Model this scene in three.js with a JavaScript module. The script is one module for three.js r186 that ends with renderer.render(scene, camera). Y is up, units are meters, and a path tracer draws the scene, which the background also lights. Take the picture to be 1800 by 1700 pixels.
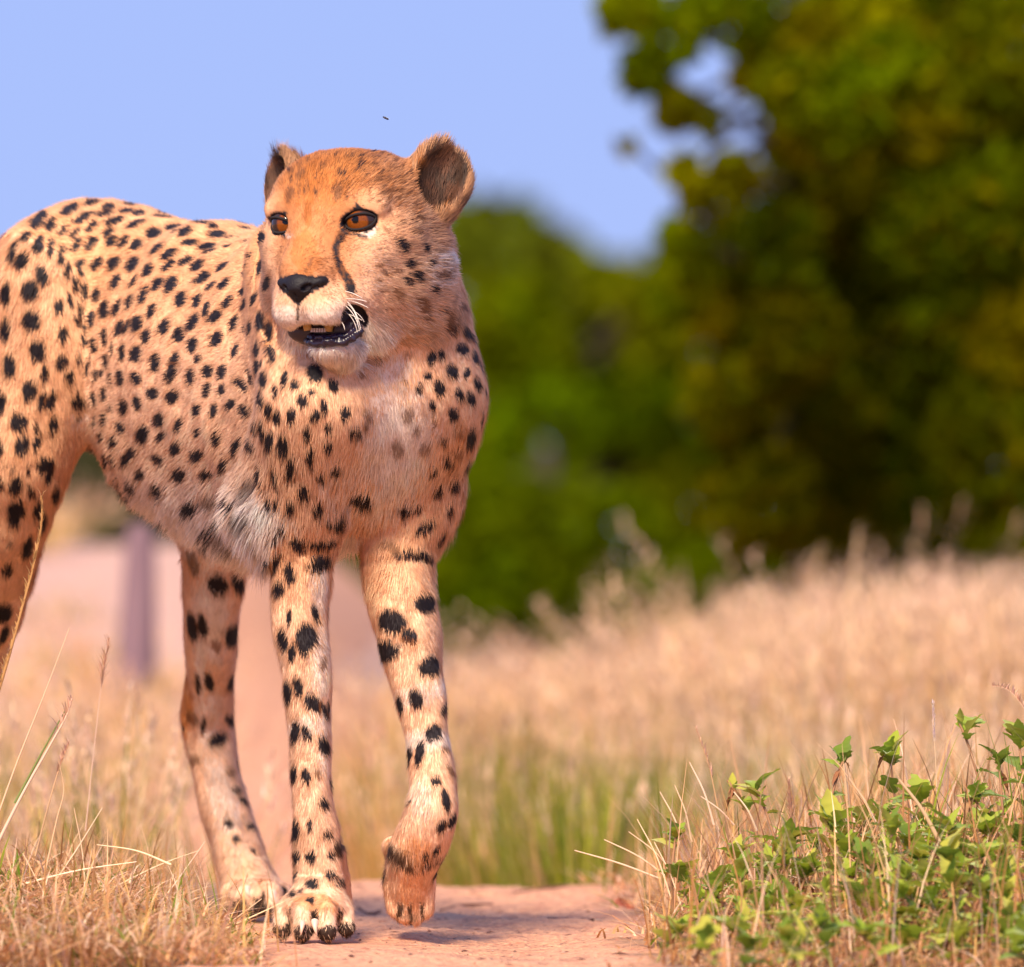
import * as THREE from 'three';
import { mergeGeometries } from 'three/addons/utils/BufferGeometryUtils.js';

// ---------------------------------------------------------------- camera, sky, sun, exposure
const EYE_Y = 0.3735, EYE_Z = 10, FPX = 17000, PITCH = 0.010;      // long lens, low over the path; FPX = focal length in pixels of the 1800 x 1700 photograph
const W = 1800, H = 1700;
const camera = new THREE.PerspectiveCamera((2 * Math.atan(H / 2 / FPX) * 180) / Math.PI, W / H, 0.5, 2000);
camera.position.set(0, EYE_Y, EYE_Z);
camera.rotation.x = PITCH;
camera.focus = 9.97;
camera.userData.fStop = camera.getFocalLength() / 1000 / 0.052;    // an entrance pupil of 52 mm
camera.updateMatrixWorld(true);

const scene = new THREE.Scene();
const renderer = new THREE.WebGLRenderer({ antialias: true });
renderer.toneMapping = THREE.LinearToneMapping;
renderer.toneMappingExposure = 1.62;
renderer.shadowMap.enabled = true;

{ // an even, slightly hazy blue sky, paler towards the horizon all round
  const w = 64, h = 256, d = new Float32Array(w * h * 4);
  for (let y = 0; y < h; y++) {
    const el = ((y + 0.5) / h - 0.5) * Math.PI, t = Math.pow(Math.max(0, 1 - Math.max(0, Math.sin(el)) * 1.0), 6);
    for (let x = 0; x < w; x++) d.set([0.192 + 0.08 * t, 0.288 + 0.06 * t, 0.60 + 0.015 * t, 1], (y * w + x) * 4);
  }
  const sky = new THREE.DataTexture(d, w, h, THREE.RGBAFormat, THREE.FloatType);
  sky.magFilter = THREE.LinearFilter; sky.mapping = THREE.EquirectangularReflectionMapping; sky.needsUpdate = true;
  scene.background = sky; scene.environment = sky;
}
const SUN = new THREE.Vector3(-0.24, 0.76, 0.74).normalize();
const sun = new THREE.DirectionalLight(new THREE.Color(1, 0.83, 0.62), 4.7);
sun.position.copy(SUN).multiplyScalar(30);
sun.castShadow = true; sun.shadow.radius = 36; sun.shadow.mapSize.set(4096, 4096);
Object.assign(sun.shadow.camera, { left: -8, right: 8, top: 8, bottom: -8, near: 1, far: 80 });
scene.add(sun);

// ---------------------------------------------------------------- helpers
function rng(seed) { let s = seed | 0; return () => { s = (s + 0x6d2b79f5) | 0; let t = Math.imul(s ^ (s >>> 15), 1 | s); t = (t + Math.imul(t ^ (t >>> 7), 61 | t)) ^ t; return ((t ^ (t >>> 14)) >>> 0) / 4294967296; }; }
const V = (x, y, z) => new THREE.Vector3(x, y, z);
const clamp = (x, a = 0, b = 1) => Math.min(b, Math.max(a, x)), mix = (a, b, t) => a + (b - a) * t;
const smooth = (a, b, x) => { const t = clamp((x - a) / (b - a)); return t * t * (3 - 2 * t); };
const mixC = (a, b, t) => [mix(a[0], b[0], t), mix(a[1], b[1], t), mix(a[2], b[2], t)];
const hash3 = (x, y, z) => { let h = Math.imul(x, 374761393) + Math.imul(y, 668265263) + Math.imul(z, 2147483647 ^ 1274126177); h = Math.imul(h ^ (h >>> 13), 1274126177); return ((h ^ (h >>> 16)) >>> 0) / 4294967296; };
function noise(x, y, z) {
  const ix = Math.floor(x), iy = Math.floor(y), iz = Math.floor(z);
  let fx = x - ix, fy = y - iy, fz = z - iz; fx = fx * fx * (3 - 2 * fx); fy = fy * fy * (3 - 2 * fy); fz = fz * fz * (3 - 2 * fz);
  const l = (a, b, t) => a + (b - a) * t, n = (a, b, c) => hash3(ix + a, iy + b, iz + c);
  return l(l(l(n(0, 0, 0), n(1, 0, 0), fx), l(n(0, 1, 0), n(1, 1, 0), fx), fy), l(l(n(0, 0, 1), n(1, 0, 1), fx), l(n(0, 1, 1), n(1, 1, 1), fx), fy), fz);
}
const fbm = (x, y, z, o = 4) => { let s = 0, a = 0.5, t = 0; for (let i = 0; i < o; i++) { s += a * noise(x, y, z); t += a; a *= 0.5; x *= 2.03; y *= 2.03; z *= 2.03; } return s / t; };
// the point at depth z (world) that is seen at pixel (px, py) of the photograph
const CP = Math.cos(PITCH), SP = Math.sin(PITCH);
const ray = (px, py) => { const x = (px - W / 2) / FPX, y = (H / 2 - py) / FPX; return V(x, y * CP + SP, y * SP - CP); };
const at = (px, py, z) => { const d = ray(px, py); const t = (z - EYE_Z) / d.z; return V(d.x * t, EYE_Y + d.y * t, z); };
const size = (rpx, z) => (rpx / FPX) * (EYE_Z - z);               // pixels to metres at that depth
const toPx = (p) => { const y = p.y - EYE_Y, z = p.z - EYE_Z, yc = y * CP + z * SP, zc = -y * SP + z * CP; return [W / 2 + (FPX * p.x) / -zc, H / 2 - (FPX * yc) / -zc]; };

const names = {};
function tag(o, label, category, group, kind) {
  if (label) o.userData.label = label;
  if (category) o.userData.category = category;
  if (group) o.userData.group = group;
  if (kind) o.userData.kind = kind;
  return o;
}
function numbered(name) { const k = (names[name] = (names[name] ?? -1) + 1); return k ? name + '_' + String(k).padStart(3, '0') : name; }
function mesh(name, geometry, material, parent, pos) {
  const m = new THREE.Mesh(geometry, material); m.name = parent && parent !== scene ? name : numbered(name);
  m.castShadow = m.receiveShadow = true; if (pos) m.position.copy(pos);
  (parent || scene).add(m); return m;
}
function base(name, pos, label, category, group) { const g = new THREE.Group(); g.name = numbered(name); if (pos) g.position.copy(pos); scene.add(g); return tag(g, label, category, group); }
const std = (o) => new THREE.MeshStandardMaterial({ roughness: 0.85, side: THREE.DoubleSide, ...o });
const phys = (o) => new THREE.MeshPhysicalMaterial({ roughness: 0.5, ...o });
const lin = (r, g, b) => new THREE.Color().setRGB(r, g, b);

// growing arrays of triangles with colours and normals
class Soup {
  constructor() { this.p = []; this.n = []; this.c = []; this.i = []; this.k = 0; }
  v(x, y, z, nx, ny, nz, c) { this.p.push(x, y, z); this.n.push(nx, ny, nz); this.c.push(c[0], c[1], c[2]); return this.k++; }
  tri(a, b, c) { this.i.push(a, b, c); }
  build() {
    const g = new THREE.BufferGeometry();
    g.setAttribute('position', new THREE.BufferAttribute(new Float32Array(this.p), 3));
    g.setAttribute('normal', new THREE.BufferAttribute(new Float32Array(this.n), 3));
    g.setAttribute('color', new THREE.BufferAttribute(new Float32Array(this.c), 3));
    g.setIndex(new THREE.BufferAttribute(new Uint32Array(this.i), 1));
    return g;
  }
}
const FUR = 450000;
// ---------------------------------------------------------------- the cheetah: one field of joined limbs, meshed on a fine grid
const BF = V(0.574, 0, 0.819), BL = V(0.819, 0, -0.574), UP = V(0, 1, 0);      // the way the trunk points, its left, up
const prims = [], toes = [], hung = [];
const HEAD = 1, TORSO = 2, LEG = 3, EAR = 4, NECK = 5;
function cone(a, b, ra, rb, k, tag) {
  const d = b.clone().sub(a), L2 = d.lengthSq();
  prims.push({ t: 0, a, d, L2, ra, rb, k, tag, c: a.clone().addScaledVector(d, 0.5), R: Math.sqrt(L2) / 2 + Math.max(ra, rb) });
}
function egg(c, X, Y, Z, rx, ry, rz, k, tag, cut) { const p = { t: 1, c, X, Y, Z, rx, ry, rz, k, tag, R: Math.max(rx, ry, rz) }; if (cut) p.cut = 1; prims.push(p); }
function primD(p, x, y, z) {
  if (p.t === 2) {
    let d = 1e3;
    for (const q of p.s) { const e = primD(q, x, y, z); if (e < d) d = e; }
    return d;
  }
  if (p.t === 0) {
    const ax = x - p.a.x, ay = y - p.a.y, az = z - p.a.z, h = clamp((ax * p.d.x + ay * p.d.y + az * p.d.z) / p.L2);
    const ex = ax - p.d.x * h, ey = ay - p.d.y * h, ez = az - p.d.z * h;
    return Math.sqrt(ex * ex + ey * ey + ez * ez) - (p.ra + (p.rb - p.ra) * h);
  }
  const ax = x - p.c.x, ay = y - p.c.y, az = z - p.c.z;
  const u = (ax * p.X.x + ay * p.X.y + az * p.X.z) / p.rx, v = (ax * p.Y.x + ay * p.Y.y + az * p.Y.z) / p.ry, w = (ax * p.Z.x + ay * p.Z.y + az * p.Z.z) / p.rz;
  const k0 = Math.sqrt(u * u + v * v + w * w), k1 = Math.sqrt((u * u) / (p.rx * p.rx) + (v * v) / (p.ry * p.ry) + (w * w) / (p.rz * p.rz));
  return k1 < 1e-9 ? -Math.min(p.rx, p.ry, p.rz) : (k0 * (k0 - 1)) / k1;
}
function field(list, x, y, z) {
  let d = 1e3;
  for (let i = 0; i < list.length; i++) {
    const p = list[i], e = primD(p, x, y, z), k = p.k;
    if (p.cut) { const h = clamp(0.5 - (0.5 * (d + e)) / k); d = d + (-e - d) * h + k * h * (1 - h); }
    else if (e > d + k) continue;
    else if (e < d - k) d = e;
    else { const h = clamp(0.5 + (0.5 * (e - d)) / k); d = e + (d - e) * h - k * h * (1 - h); }
  }
  return d;
}
// a limb: a chain of [px, py, z, radius in px]
function limb(pts, k, tag) {
  const curve = new THREE.CatmullRomCurve3(pts.map((a) => at(a[0], a[1], a[2])), false, 'centripetal'), n = (pts.length - 1) * 5, from = prims.length;
  const rad = (t) => { const u = t * (pts.length - 1), i = Math.min(pts.length - 2, Math.floor(u)), f = u - i; return mix(size(pts[i][3], pts[i][2]), size(pts[i + 1][3], pts[i + 1][2]), f * f * (3 - 2 * f)); };
  for (let i = 0; i < n; i++) cone(curve.getPoint(i / n), curve.getPoint((i + 1) / n), rad(i / n), rad((i + 1) / n), 0, tag);
  prims.push({ t: 2, s: prims.splice(from), k, tag });
}

// trunk
const CH = at(650, 690, -0.10);                                     // middle of the chest
const along = (f, l, y) => CH.clone().addScaledVector(BF, f).addScaledVector(BL, l).setY(y);
egg(along(-0.10, -0.022, 0.572), BL, UP, BF, 0.100, 0.165, 0.235, 0.03, TORSO);
egg(along(0.0, -0.02, 0.59), BL, UP, BF, 0.100, 0.13, 0.12, 0.04, TORSO);
egg(along(-0.30, -0.012, 0.600), BL, UP, BF, 0.098, 0.138, 0.20, 0.05, TORSO);
egg(along(-0.50, 0, 0.664), BL, UP, BF, 0.098, 0.108, 0.130, 0.05, TORSO);
cone(along(-0.02, 0, 0.672), along(-0.28, 0, 0.690), 0.052, 0.056, 0.04, TORSO);
cone(along(-0.28, 0, 0.690), along(-0.50, 0, 0.714), 0.056, 0.064, 0.04, TORSO);
// neck
cone(at(657, 660, -0.09), at(672, 560, -0.065), size(140, 0), size(122, 0), 0.05, NECK);
cone(at(672, 560, -0.065), at(684, 430, -0.03), size(126, 0), size(104, 0), 0.04, NECK);
// shoulders
cone(along(-0.04, -0.075, 0.70), along(0.06, -0.098, 0.55), 0.045, 0.062, 0.028, TORSO);
cone(along(0.06, -0.098, 0.55), along(0.0, -0.098, 0.44), 0.062, 0.048, 0.022, TORSO);
cone(along(-0.04, 0.035, 0.70), along(0.05, 0.024, 0.56), 0.042, 0.058, 0.045, TORSO);
cone(along(0.05, 0.024, 0.56), along(0.0, 0.046, 0.44), 0.060, 0.046, 0.04, TORSO);
cone(along(-0.05, -0.082, 0.715), along(0.045, -0.108, 0.60), 0.026, 0.032, 0.02, TORSO);      // shoulder blade
cone(along(0.045, -0.112, 0.57), along(-0.045, -0.112, 0.455), 0.036, 0.034, 0.022, TORSO);      // upper arm
cone(along(0.05, 0.035, 0.60), along(-0.01, 0.060, 0.45), 0.040, 0.036, 0.025, TORSO);
// right fore leg
limb([[535, 900, -0.03, 66], [533, 1000, -0.03, 52], [530, 1100, -0.02, 50], [540, 1190, -0.01, 46], [545, 1300, 0, 38], [549, 1400, 0.005, 37], [556, 1480, 0.01, 44], [561, 1560, 0.02, 45]], 0.02, LEG);
cone(at(515, 965, -0.075), at(520, 1090, -0.05), size(36, 0), size(30, 0), 0.03, LEG);                // elbow behind
cone(at(592, 1500, -0.02), at(606, 1590, -0.03), size(20, 0), size(14, 0), 0.012, LEG);               // carpal pad and its tuft
egg(at(553, 1598, 0.035), V(1, 0, 0), UP, V(0, 0, 1), size(66, 0), size(38, 0), 0.04, 0.014, LEG);
for (const [x0, x1, y1, z1, r] of [[515, 496, 1633, 0.058, 19], [540, 532, 1638, 0.084, 19.5], [566, 574, 1638, 0.084, 19.5], [592, 609, 1631, 0.056, 18]]) {
  toes.push(prims.length + 1);
  cone(at(x0, 1590, 0.035), at((x0 + x1) / 2 + (x1 - x0) * 0.2, 1603, z1 - 0.012), size(18, 0), size(r, 0), 0.005, LEG);
  cone(at((x0 + x1) / 2 + (x1 - x0) * 0.2, 1603, z1 - 0.012), at(x1, y1, z1), size(r, 0), size(r - 2, 0), 0.0025, LEG);
}
// left fore leg, lifted, the paw hanging from the wrist
limb([[728, 880, -0.10, 80], [702, 970, -0.09, 68], [705, 1050, -0.07, 63], [717, 1110, -0.055, 57], [734, 1200, -0.04, 47], [754, 1300, -0.025, 36], [761, 1380, -0.01, 40], [755, 1432, 0.0, 47], [735, 1486, -0.012, 50], [720, 1540, -0.03, 46], [719, 1580, -0.04, 42]], 0.02, LEG);
cone(at(690, 1490, -0.055), at(700, 1520, -0.06), size(18, 0), size(16, 0), 0.012, LEG);
for (const [x0, x1, y1, r] of [[690, 694, 1598, 17], [709, 711, 1610, 17], [730, 731, 1611, 17], [750, 750, 1600, 16]]) hung.push(prims.length) && cone(at(x0, 1555, -0.028), at(x1, y1, -0.03), size(r, 0), size(r - 2, 0), 0.004, LEG);
// left hind leg, farther back
limb([[318, 720, -0.55, 118], [372, 900, -0.49, 74], [374, 990, -0.50, 54], [372, 1100, -0.55, 49], [368, 1200, -0.61, 43], [366, 1275, -0.645, 43], [382, 1360, -0.64, 42], [400, 1440, -0.63, 43], [424, 1515, -0.615, 46], [440, 1560, -0.60, 48]], 0.025, LEG);
cone(at(338, 1255, -0.70), at(345, 1320, -0.685), size(22, 0), size(18, 0), 0.02, LEG);
egg(at(448, 1574, -0.575), V(1, 0, 0), UP, V(0, 0, 1), size(62, 0), size(33, 0), 0.05, 0.015, LEG);
for (const [x0, x1, y1, z1, r] of [[420, 408, 1598, -0.55, 20], [440, 440, 1598, -0.535, 21], [466, 474, 1595, -0.535, 22], [480, 497, 1586, -0.56, 19]]) {
  toes.push(prims.length + 1);
  cone(at(x0, 1565, -0.58), at(x1, 1572, z1 - 0.012), size(20, 0), size(r, 0), 0.006, LEG);
  cone(at(x1, 1572, z1 - 0.012), at(x1 + 2, y1, z1), size(r, 0), size(r - 3, 0), 0.005, LEG);
}
// right hind leg, nearest on the left; its foot stands outside the frame
egg(at(112, 478, -0.47), V(1, 0, 0), UP, V(0, 0, 1), size(108, 0), size(112, 0), size(108, 0), 0.05, TORSO);
cone(along(-0.20, 0, 0.475), along(-0.355, -0.03, 0.515), 0.072, 0.052, 0.05, TORSO);
egg(at(48, 622, -0.44), V(0.86, 0, -0.51), V(0.12, 0.985, 0.1).normalize(), V(0.5, 0, 0.86), size(84, 0), size(205, 0), size(165, 0), 0.04, LEG);
limb([[48, 700, -0.42, 100], [40, 800, -0.40, 88], [28, 880, -0.41, 68], [16, 960, -0.44, 58], [0, 1050, -0.49, 49], [-32, 1150, -0.55, 41], [-58, 1240, -0.60, 38], [-60, 1330, -0.60, 34], [-48, 1450, -0.585, 36], [-36, 1550, -0.565, 42]], 0.03, LEG);
egg(at(-30, 1585, -0.535), V(1, 0, 0), UP, V(0, 0, 1), size(60, 0), size(32, 0), 0.055, 0.015, LEG);
// tail, hanging away behind
{
  const t0 = along(-0.60, 0, 0.72); let a = t0, r = 0.036;
  for (const [f, y] of [[-0.68, 0.62], [-0.73, 0.50], [-0.77, 0.40], [-0.85, 0.31]]) { const b = along(f, -0.03, y); cone(a, b, r, r * 0.93, 0.03, LEG); a = b; r *= 0.93; }
}
// head, in its own axes: s to its left, u up, f to its nose; origin midway between the eyes
const YAW = 0.47, HF = V(-Math.sin(YAW), 0, Math.cos(YAW)), HS = V(Math.cos(YAW), 0.02, Math.sin(YAW)).normalize(), HU = HF.clone().cross(HS).normalize();
const HO = at(566, 391, 0.075);
const hp = (s, u, f) => HO.clone().addScaledVector(HS, s).addScaledVector(HU, u).addScaledVector(HF, f);
const toHead = (p) => { const q = p.clone().sub(HO); return V(q.dot(HS), q.dot(HU), q.dot(HF)); };
const hegg = (s, u, f, a, b, c, k, cut) => egg(hp(s, u, f), HS, HU, HF, a, b, c, k, HEAD, cut);
hegg(0, 0.011, -0.070, 0.090, 0.066, 0.080, 0.03);                    // skull
hegg(0, 0.023, -0.030, 0.062, 0.047, 0.044, 0.02);                    // forehead
for (const m of [-1, 1]) {
  cone(hp(m * 0.026, 0.0200, 0.0065), hp(m * 0.058, 0.0150, -0.010), 0.0115, 0.0125, 0.010, HEAD);         // brow
  hegg(m * 0.047, -0.050, -0.050, 0.036, 0.052, 0.046, 0.025);
  cone(hp(m * 0.021, -0.008, 0.000), hp(m * 0.025, -0.078, 0.010), 0.017, 0.025, 0.014, HEAD);       // side of the muzzle
  hegg(m * 0.041, -0.036, -0.010, 0.026, 0.030, 0.021, 0.02);
  cone(hp(m * 0.038, -0.075, -0.012), hp(m * 0.042, -0.112, -0.034), 0.020, 0.018, 0.016, HEAD);     // below the cheek        // cheek
  hegg(m * 0.058, -0.056, -0.084, 0.038, 0.055, 0.050, 0.035);        // ruff
  cone(hp(m * 0.052, -0.030, -0.012), hp(m * 0.068, -0.016, -0.036), 0.016, 0.02, 0.015, HEAD);        // cheek bone
}
cone(hp(0, 0.020, -0.006), hp(0, -0.046, 0.030), 0.0245, 0.0250, 0.018, HEAD);      // bridge
cone(hp(-0.007, -0.050, 0.030), hp(-0.007, -0.066, 0.033), 0.0225, 0.0215, 0.012, HEAD);      // tip
cone(hp(0.007, -0.050, 0.030), hp(0.007, -0.066, 0.033), 0.0225, 0.0215, 0.012, HEAD);
hegg(0, -0.086, 0.012, 0.040, 0.027, 0.040, 0.014);                   // muzzle
for (const m of [-1, 1]) hegg(m * 0.0185, -0.0910, 0.030, 0.0218, 0.0200, 0.022, 0.008);               // lip pads
cone(hp(0.02, -0.10, -0.10), at(662, 690, -0.055), 0.030, 0.066, 0.03, NECK);       // throat
hegg(0.010, -0.1295, -0.008, 0.025, 0.0175, 0.029, 0.008);                   // chin
cone(hp(0.006, -0.124, -0.01), hp(0.01, -0.094, -0.07), 0.020, 0.032, 0.016, HEAD);          // jaw
// ears
const earFrame = (m) => {
  const n = HF.clone().multiplyScalar(0.80).addScaledVector(HS, m * 0.60).addScaledVector(HU, 0.05).normalize();
  const t = HU.clone().addScaledVector(HS, m * 0.46).addScaledVector(HF, -0.12); t.addScaledVector(n, -t.dot(n)).normalize();
  return [t.clone().cross(n).normalize(), t, n];
};
for (const m of [-1, 1]) {
  const [X, Y, Z] = earFrame(m), c = hp(m * 0.087, 0.039, -0.090);
  egg(c, X, Y, Z, 0.0365, 0.043, 0.020, 0.016, EAR);
  egg(c.clone().addScaledVector(Z, 0.018).addScaledVector(Y, 0.004), X, Y, Z, 0.0255, 0.036, 0.021, 0.006, EAR, 1);
}
// eye openings and the open mouth
const EYE_R = 0.0175, eyeC = (m) => hp(m * 0.0425, 0.0, -0.0065);
const eyeFrame = (m) => { const z = HF.clone().addScaledVector(HS, m * 0.30).addScaledVector(HU, 0.05).normalize(), x = HS.clone().addScaledVector(HU, m * 0.16); x.addScaledVector(z, -x.dot(z)).normalize(); return [x, z.clone().cross(x).normalize(), z]; };
for (const m of [-1, 1]) { const [X, Y, Z] = eyeFrame(m); egg(eyeC(m).addScaledVector(Z, 0.014).addScaledVector(Y, -0.0012), X, Y, Z, 0.0185, 0.0102, 0.020, 0.0025, HEAD, 1); }
egg(hp(0.010, -0.1140, 0.012), HS, HU, HF, 0.032, 0.0130, 0.034, 0.005, HEAD, 1);
for (const m of [-1, 1]) egg(hp(m * 0.0415, -0.101, 0.011), HS.clone().addScaledVector(HU, m * 0.15).normalize(), HU.clone().addScaledVector(HS, -m * 0.15).normalize(), HF, 0.0082, 0.0200, 0.022, 0.005, HEAD, 1);

const toePrims = toes.map((i) => prims[i]), hungPrims = hung.map((i) => prims[i]);
const solids = prims.filter((p) => !p.cut), cuts = prims.filter((p) => p.cut), ordered = [...solids, ...cuts];
// the nearest part of the animal at a point
const tagAt = (x, y, z) => { let b = 1e9, t = TORSO; for (const p of solids) { const e = primD(p, x, y, z); if (e < b) { b = e; t = p.tag; } } return t; };
const whole = (x, y, z) => field(ordered, x, y, z);
function hit(px, py) {                                                 // where the ray of a pixel meets the animal
  const d = ray(px, py).normalize(); let t = 9.6;
  for (let i = 0; i < 160; i++) { const x = d.x * t, y = EYE_Y + d.y * t, z = EYE_Z + d.z * t, e = whole(x, y, z); if (e < 0.0004) return V(x, y, z); t += e * 0.8; if (t > 11.4) return null; }
  return null;
}
const normalAt = (p, e = 0.0012) => V(whole(p.x + e, p.y, p.z) - whole(p.x - e, p.y, p.z), whole(p.x, p.y + e, p.z) - whole(p.x, p.y - e, p.z), whole(p.x, p.y, p.z + e) - whole(p.x, p.y, p.z - e)).normalize();

// surface nets over the blocks that the surface passes through
function surfaceNets(cell, ordered, lo, hi) {
  const B = 8;
  const nb = [0, 1, 2].map((c) => Math.ceil((hi.getComponent(c) - lo.getComponent(c)) / cell / B)), n = nb.map((x) => x * B + 1);
  const f = new Float32Array(n[0] * n[1] * n[2]).fill(1), sx = 1, sy = n[0], sz = n[0] * n[1], active = [];
  const half = (cell * B) / 2, reach = half * 1.75;
  for (let bz = 0; bz < nb[2]; bz++) for (let by = 0; by < nb[1]; by++) for (let bx = 0; bx < nb[0]; bx++) {
    const cx = lo.x + (bx * B + B / 2) * cell, cy = lo.y + (by * B + B / 2) * cell, cz = lo.z + (bz * B + B / 2) * cell;
    const near = []; let best = 1e9; const ds = [];
    for (const p of ordered) { const e = primD(p, cx, cy, cz); ds.push(e); if (!p.cut && e < best) best = e; }
    if (best > reach * 1.2 + 0.05) continue;
    ordered.forEach((p, i) => { if (ds[i] < Math.max(best, 0) + reach * 2.2 + 0.07 + p.k) near.push(p); });
    const d = field(near, cx, cy, cz);
    if (Math.abs(d) > reach * 2.2) { if (d < 0) for (let k = 0; k <= B; k++) for (let j = 0; j <= B; j++) for (let i = 0; i <= B; i++) { const q = (bx * B + i) * sx + (by * B + j) * sy + (bz * B + k) * sz; if (f[q] === 1) f[q] = -1; } continue; }
    active.push([bx, by, bz]);
    for (let k = 0; k <= B; k++) for (let j = 0; j <= B; j++) for (let i = 0; i <= B; i++) f[(bx * B + i) * sx + (by * B + j) * sy + (bz * B + k) * sz] = field(near, lo.x + (bx * B + i) * cell, lo.y + (by * B + j) * cell, lo.z + (bz * B + k) * cell);
  }
  const id = new Int32Array(f.length).fill(-1), pos = [], idx = [];
  const corner = [0, sx, sy, sx + sy, sz, sx + sz, sy + sz, sx + sy + sz], edges = [[0, 1], [2, 3], [4, 5], [6, 7], [0, 2], [1, 3], [4, 6], [5, 7], [0, 4], [1, 5], [2, 6], [3, 7]];
  const each = (fn) => { for (const [bx, by, bz] of active) for (let k = 0; k < B; k++) for (let j = 0; j < B; j++) for (let i = 0; i < B; i++) fn(bx * B + i, by * B + j, bz * B + k); };
  each((i, j, k) => {
    const q = i * sx + j * sy + k * sz; let m = 0;
    for (let c = 0; c < 8; c++) if (f[q + corner[c]] < 0) m |= 1 << c;
    if (m === 0 || m === 255) return;
    let x = 0, y = 0, z = 0, s = 0;
    for (const [a, b] of edges) { if (((m >> a) & 1) === ((m >> b) & 1)) continue; const fa = f[q + corner[a]], fb = f[q + corner[b]], t = fa / (fa - fb); x += mix(a & 1, b & 1, t); y += mix((a >> 1) & 1, (b >> 1) & 1, t); z += mix((a >> 2) & 1, (b >> 2) & 1, t); s++; }
    id[q] = pos.length / 3; pos.push(lo.x + (i + x / s) * cell, lo.y + (j + y / s) * cell, lo.z + (k + z / s) * cell);
  });
  each((i, j, k) => {
    const q = i * sx + j * sy + k * sz; if (id[q] < 0) return;
    const quad = (a, b, c, d, flip) => { if (a < 0 || b < 0 || c < 0 || d < 0) return; flip ? idx.push(a, c, b, b, c, d) : idx.push(a, b, c, b, d, c); };
    if (j && k && (f[q] < 0) !== (f[q + sx] < 0)) quad(id[q - sy - sz], id[q - sz], id[q - sy], id[q], f[q] > 0);
    if (i && k && (f[q] < 0) !== (f[q + sy] < 0)) quad(id[q - sx - sz], id[q - sx], id[q - sz], id[q], f[q] > 0);
    if (i && j && (f[q] < 0) !== (f[q + sz] < 0)) quad(id[q - sx - sy], id[q - sy], id[q - sx], id[q], f[q] > 0);
  });
  return { pos: new Float32Array(pos), idx: new Uint32Array(idx) };
}
// ---------------------------------------------------------------- the coat: markings read off the animal and set on its surface in three dimensions
const BLACK = [0.016, 0.010, 0.013], BROWN = [0.20, 0.075, 0.028], TAWNY = [0.85, 0.42, 0.20], ORANGE = [0.70, 0.26, 0.055], PALE = [0.90, 0.56, 0.36], WHITE = [0.90, 0.76, 0.67], GREY = [0.13, 0.05, 0.026], DARK = [0.05, 0.024, 0.015], RUST = [0.42, 0.13, 0.025];
const marks = []; let trunkOnly = false, headScale = 1;
function mark(px, py, a, b, ang, col, soft, str, facing) {                     // half axes a, b in pixels, angle counter-clockwise
  const c = hit(px, py); if (!c || (trunkOnly && px > 488 && px < 652 && py < 634) || (trunkOnly && px > 476 && px < 806 && toHead(c).length() < 0.17 && tagAt(c.x, c.y, c.z) === HEAD)) return;
  const n = facing ? facing.clone() : normalAt(c), d = ray(px, py).normalize(); let dn = d.dot(n);
  if (dn > -0.3) { n.addScaledVector(d, -0.3 - dn).normalize(); dn = d.dot(n); }
  const on = (x, y) => { const q = ray(x, y), o = camera.position, t = c.clone().sub(o).dot(n) / q.dot(n); return o.clone().addScaledVector(q, t).sub(c); };
  const ca = Math.cos((ang * Math.PI) / 180), sa = Math.sin((ang * Math.PI) / 180);
  const A = on(px + a * ca, py - a * sa), B = on(px + b * sa, py + b * ca);
  marks.push({ c, n, A, B, aa: A.dot(A), bb: B.dot(B), ab: A.dot(B), R: Math.max(A.length(), B.length()) * 1.7 + 0.004, col, soft, str });
}
const spots = (ox, oy, s, list, col = BLACK, str = 1) => { for (const [x, y, a, b, g = 0] of list) mark(ox + x * s, oy + y * s, (a * s) * 0.60 * headScale, (b * s) * 0.62 * headScale, g, col, 0, str); };
// soft patches of another coat colour, a few of them painted shade
const patch = (px, py, a, b, ang, col, str = 0.8) => mark(px, py, a, b, ang, col, 1, str);
const WHITES = [[700, 790, 90, 110, 0, 0.85], [680, 870, 90, 50, 20, 0.7], [690, 650, 60, 50, 0, 0.5], [600, 850, 60, 60, 0, 0.5], [565, 1030, 22, 60, 0, 0.7], [570, 1160, 22, 90, 0, 0.65], [572, 1320, 20, 80, 0, 0.5], [700, 1230, 24, 90, -70, 0.6], [735, 1300, 22, 110, -75, 0.75], [735, 1400, 30, 50, 0, 0.5], [350, 1150, 14, 110, 0, 0.85], [365, 1250, 34, 60, 0, 0.7], [390, 1400, 34, 110, 15, 0.6], [455, 900, 40, 60, 30, 0.95], [410, 930, 60, 46, 0, 0.85], [370, 1080, 46, 120, 0, 0.85], [400, 1500, 40, 60, 20, 0.4], [360, 980, 70, 28, -20, 0.6], [240, 900, 46, 80, 40, 0.75], [330, 930, 70, 50, -30, 0.7],
  [140, 735, 30, 20, 0, 0.5], [560, 612, 50, 22, 0, 0.95], [640, 600, 50, 40, 30, 0.85], [700, 575, 40, 26, 30, 0.4], [500, 555, 22, 30, -60, 0.55], [545, 565, 34, 18, 0, 0.5], [585, 545, 34, 26, 0, 0.3], [505, 415, 16, 7, -20, 0.45], [648, 408, 20, 12, 35, 0.7], [775, 475, 34, 40, 0, 0.6], [790, 450, 20, 14, -30, 0.9], [650, 480, 50, 60, 0, 0.35], [730, 560, 40, 40, 0, 0.5]];
for (const w of WHITES) patch(w[0], w[1], w[2], w[3], w[4], WHITE, w[5]);
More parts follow.
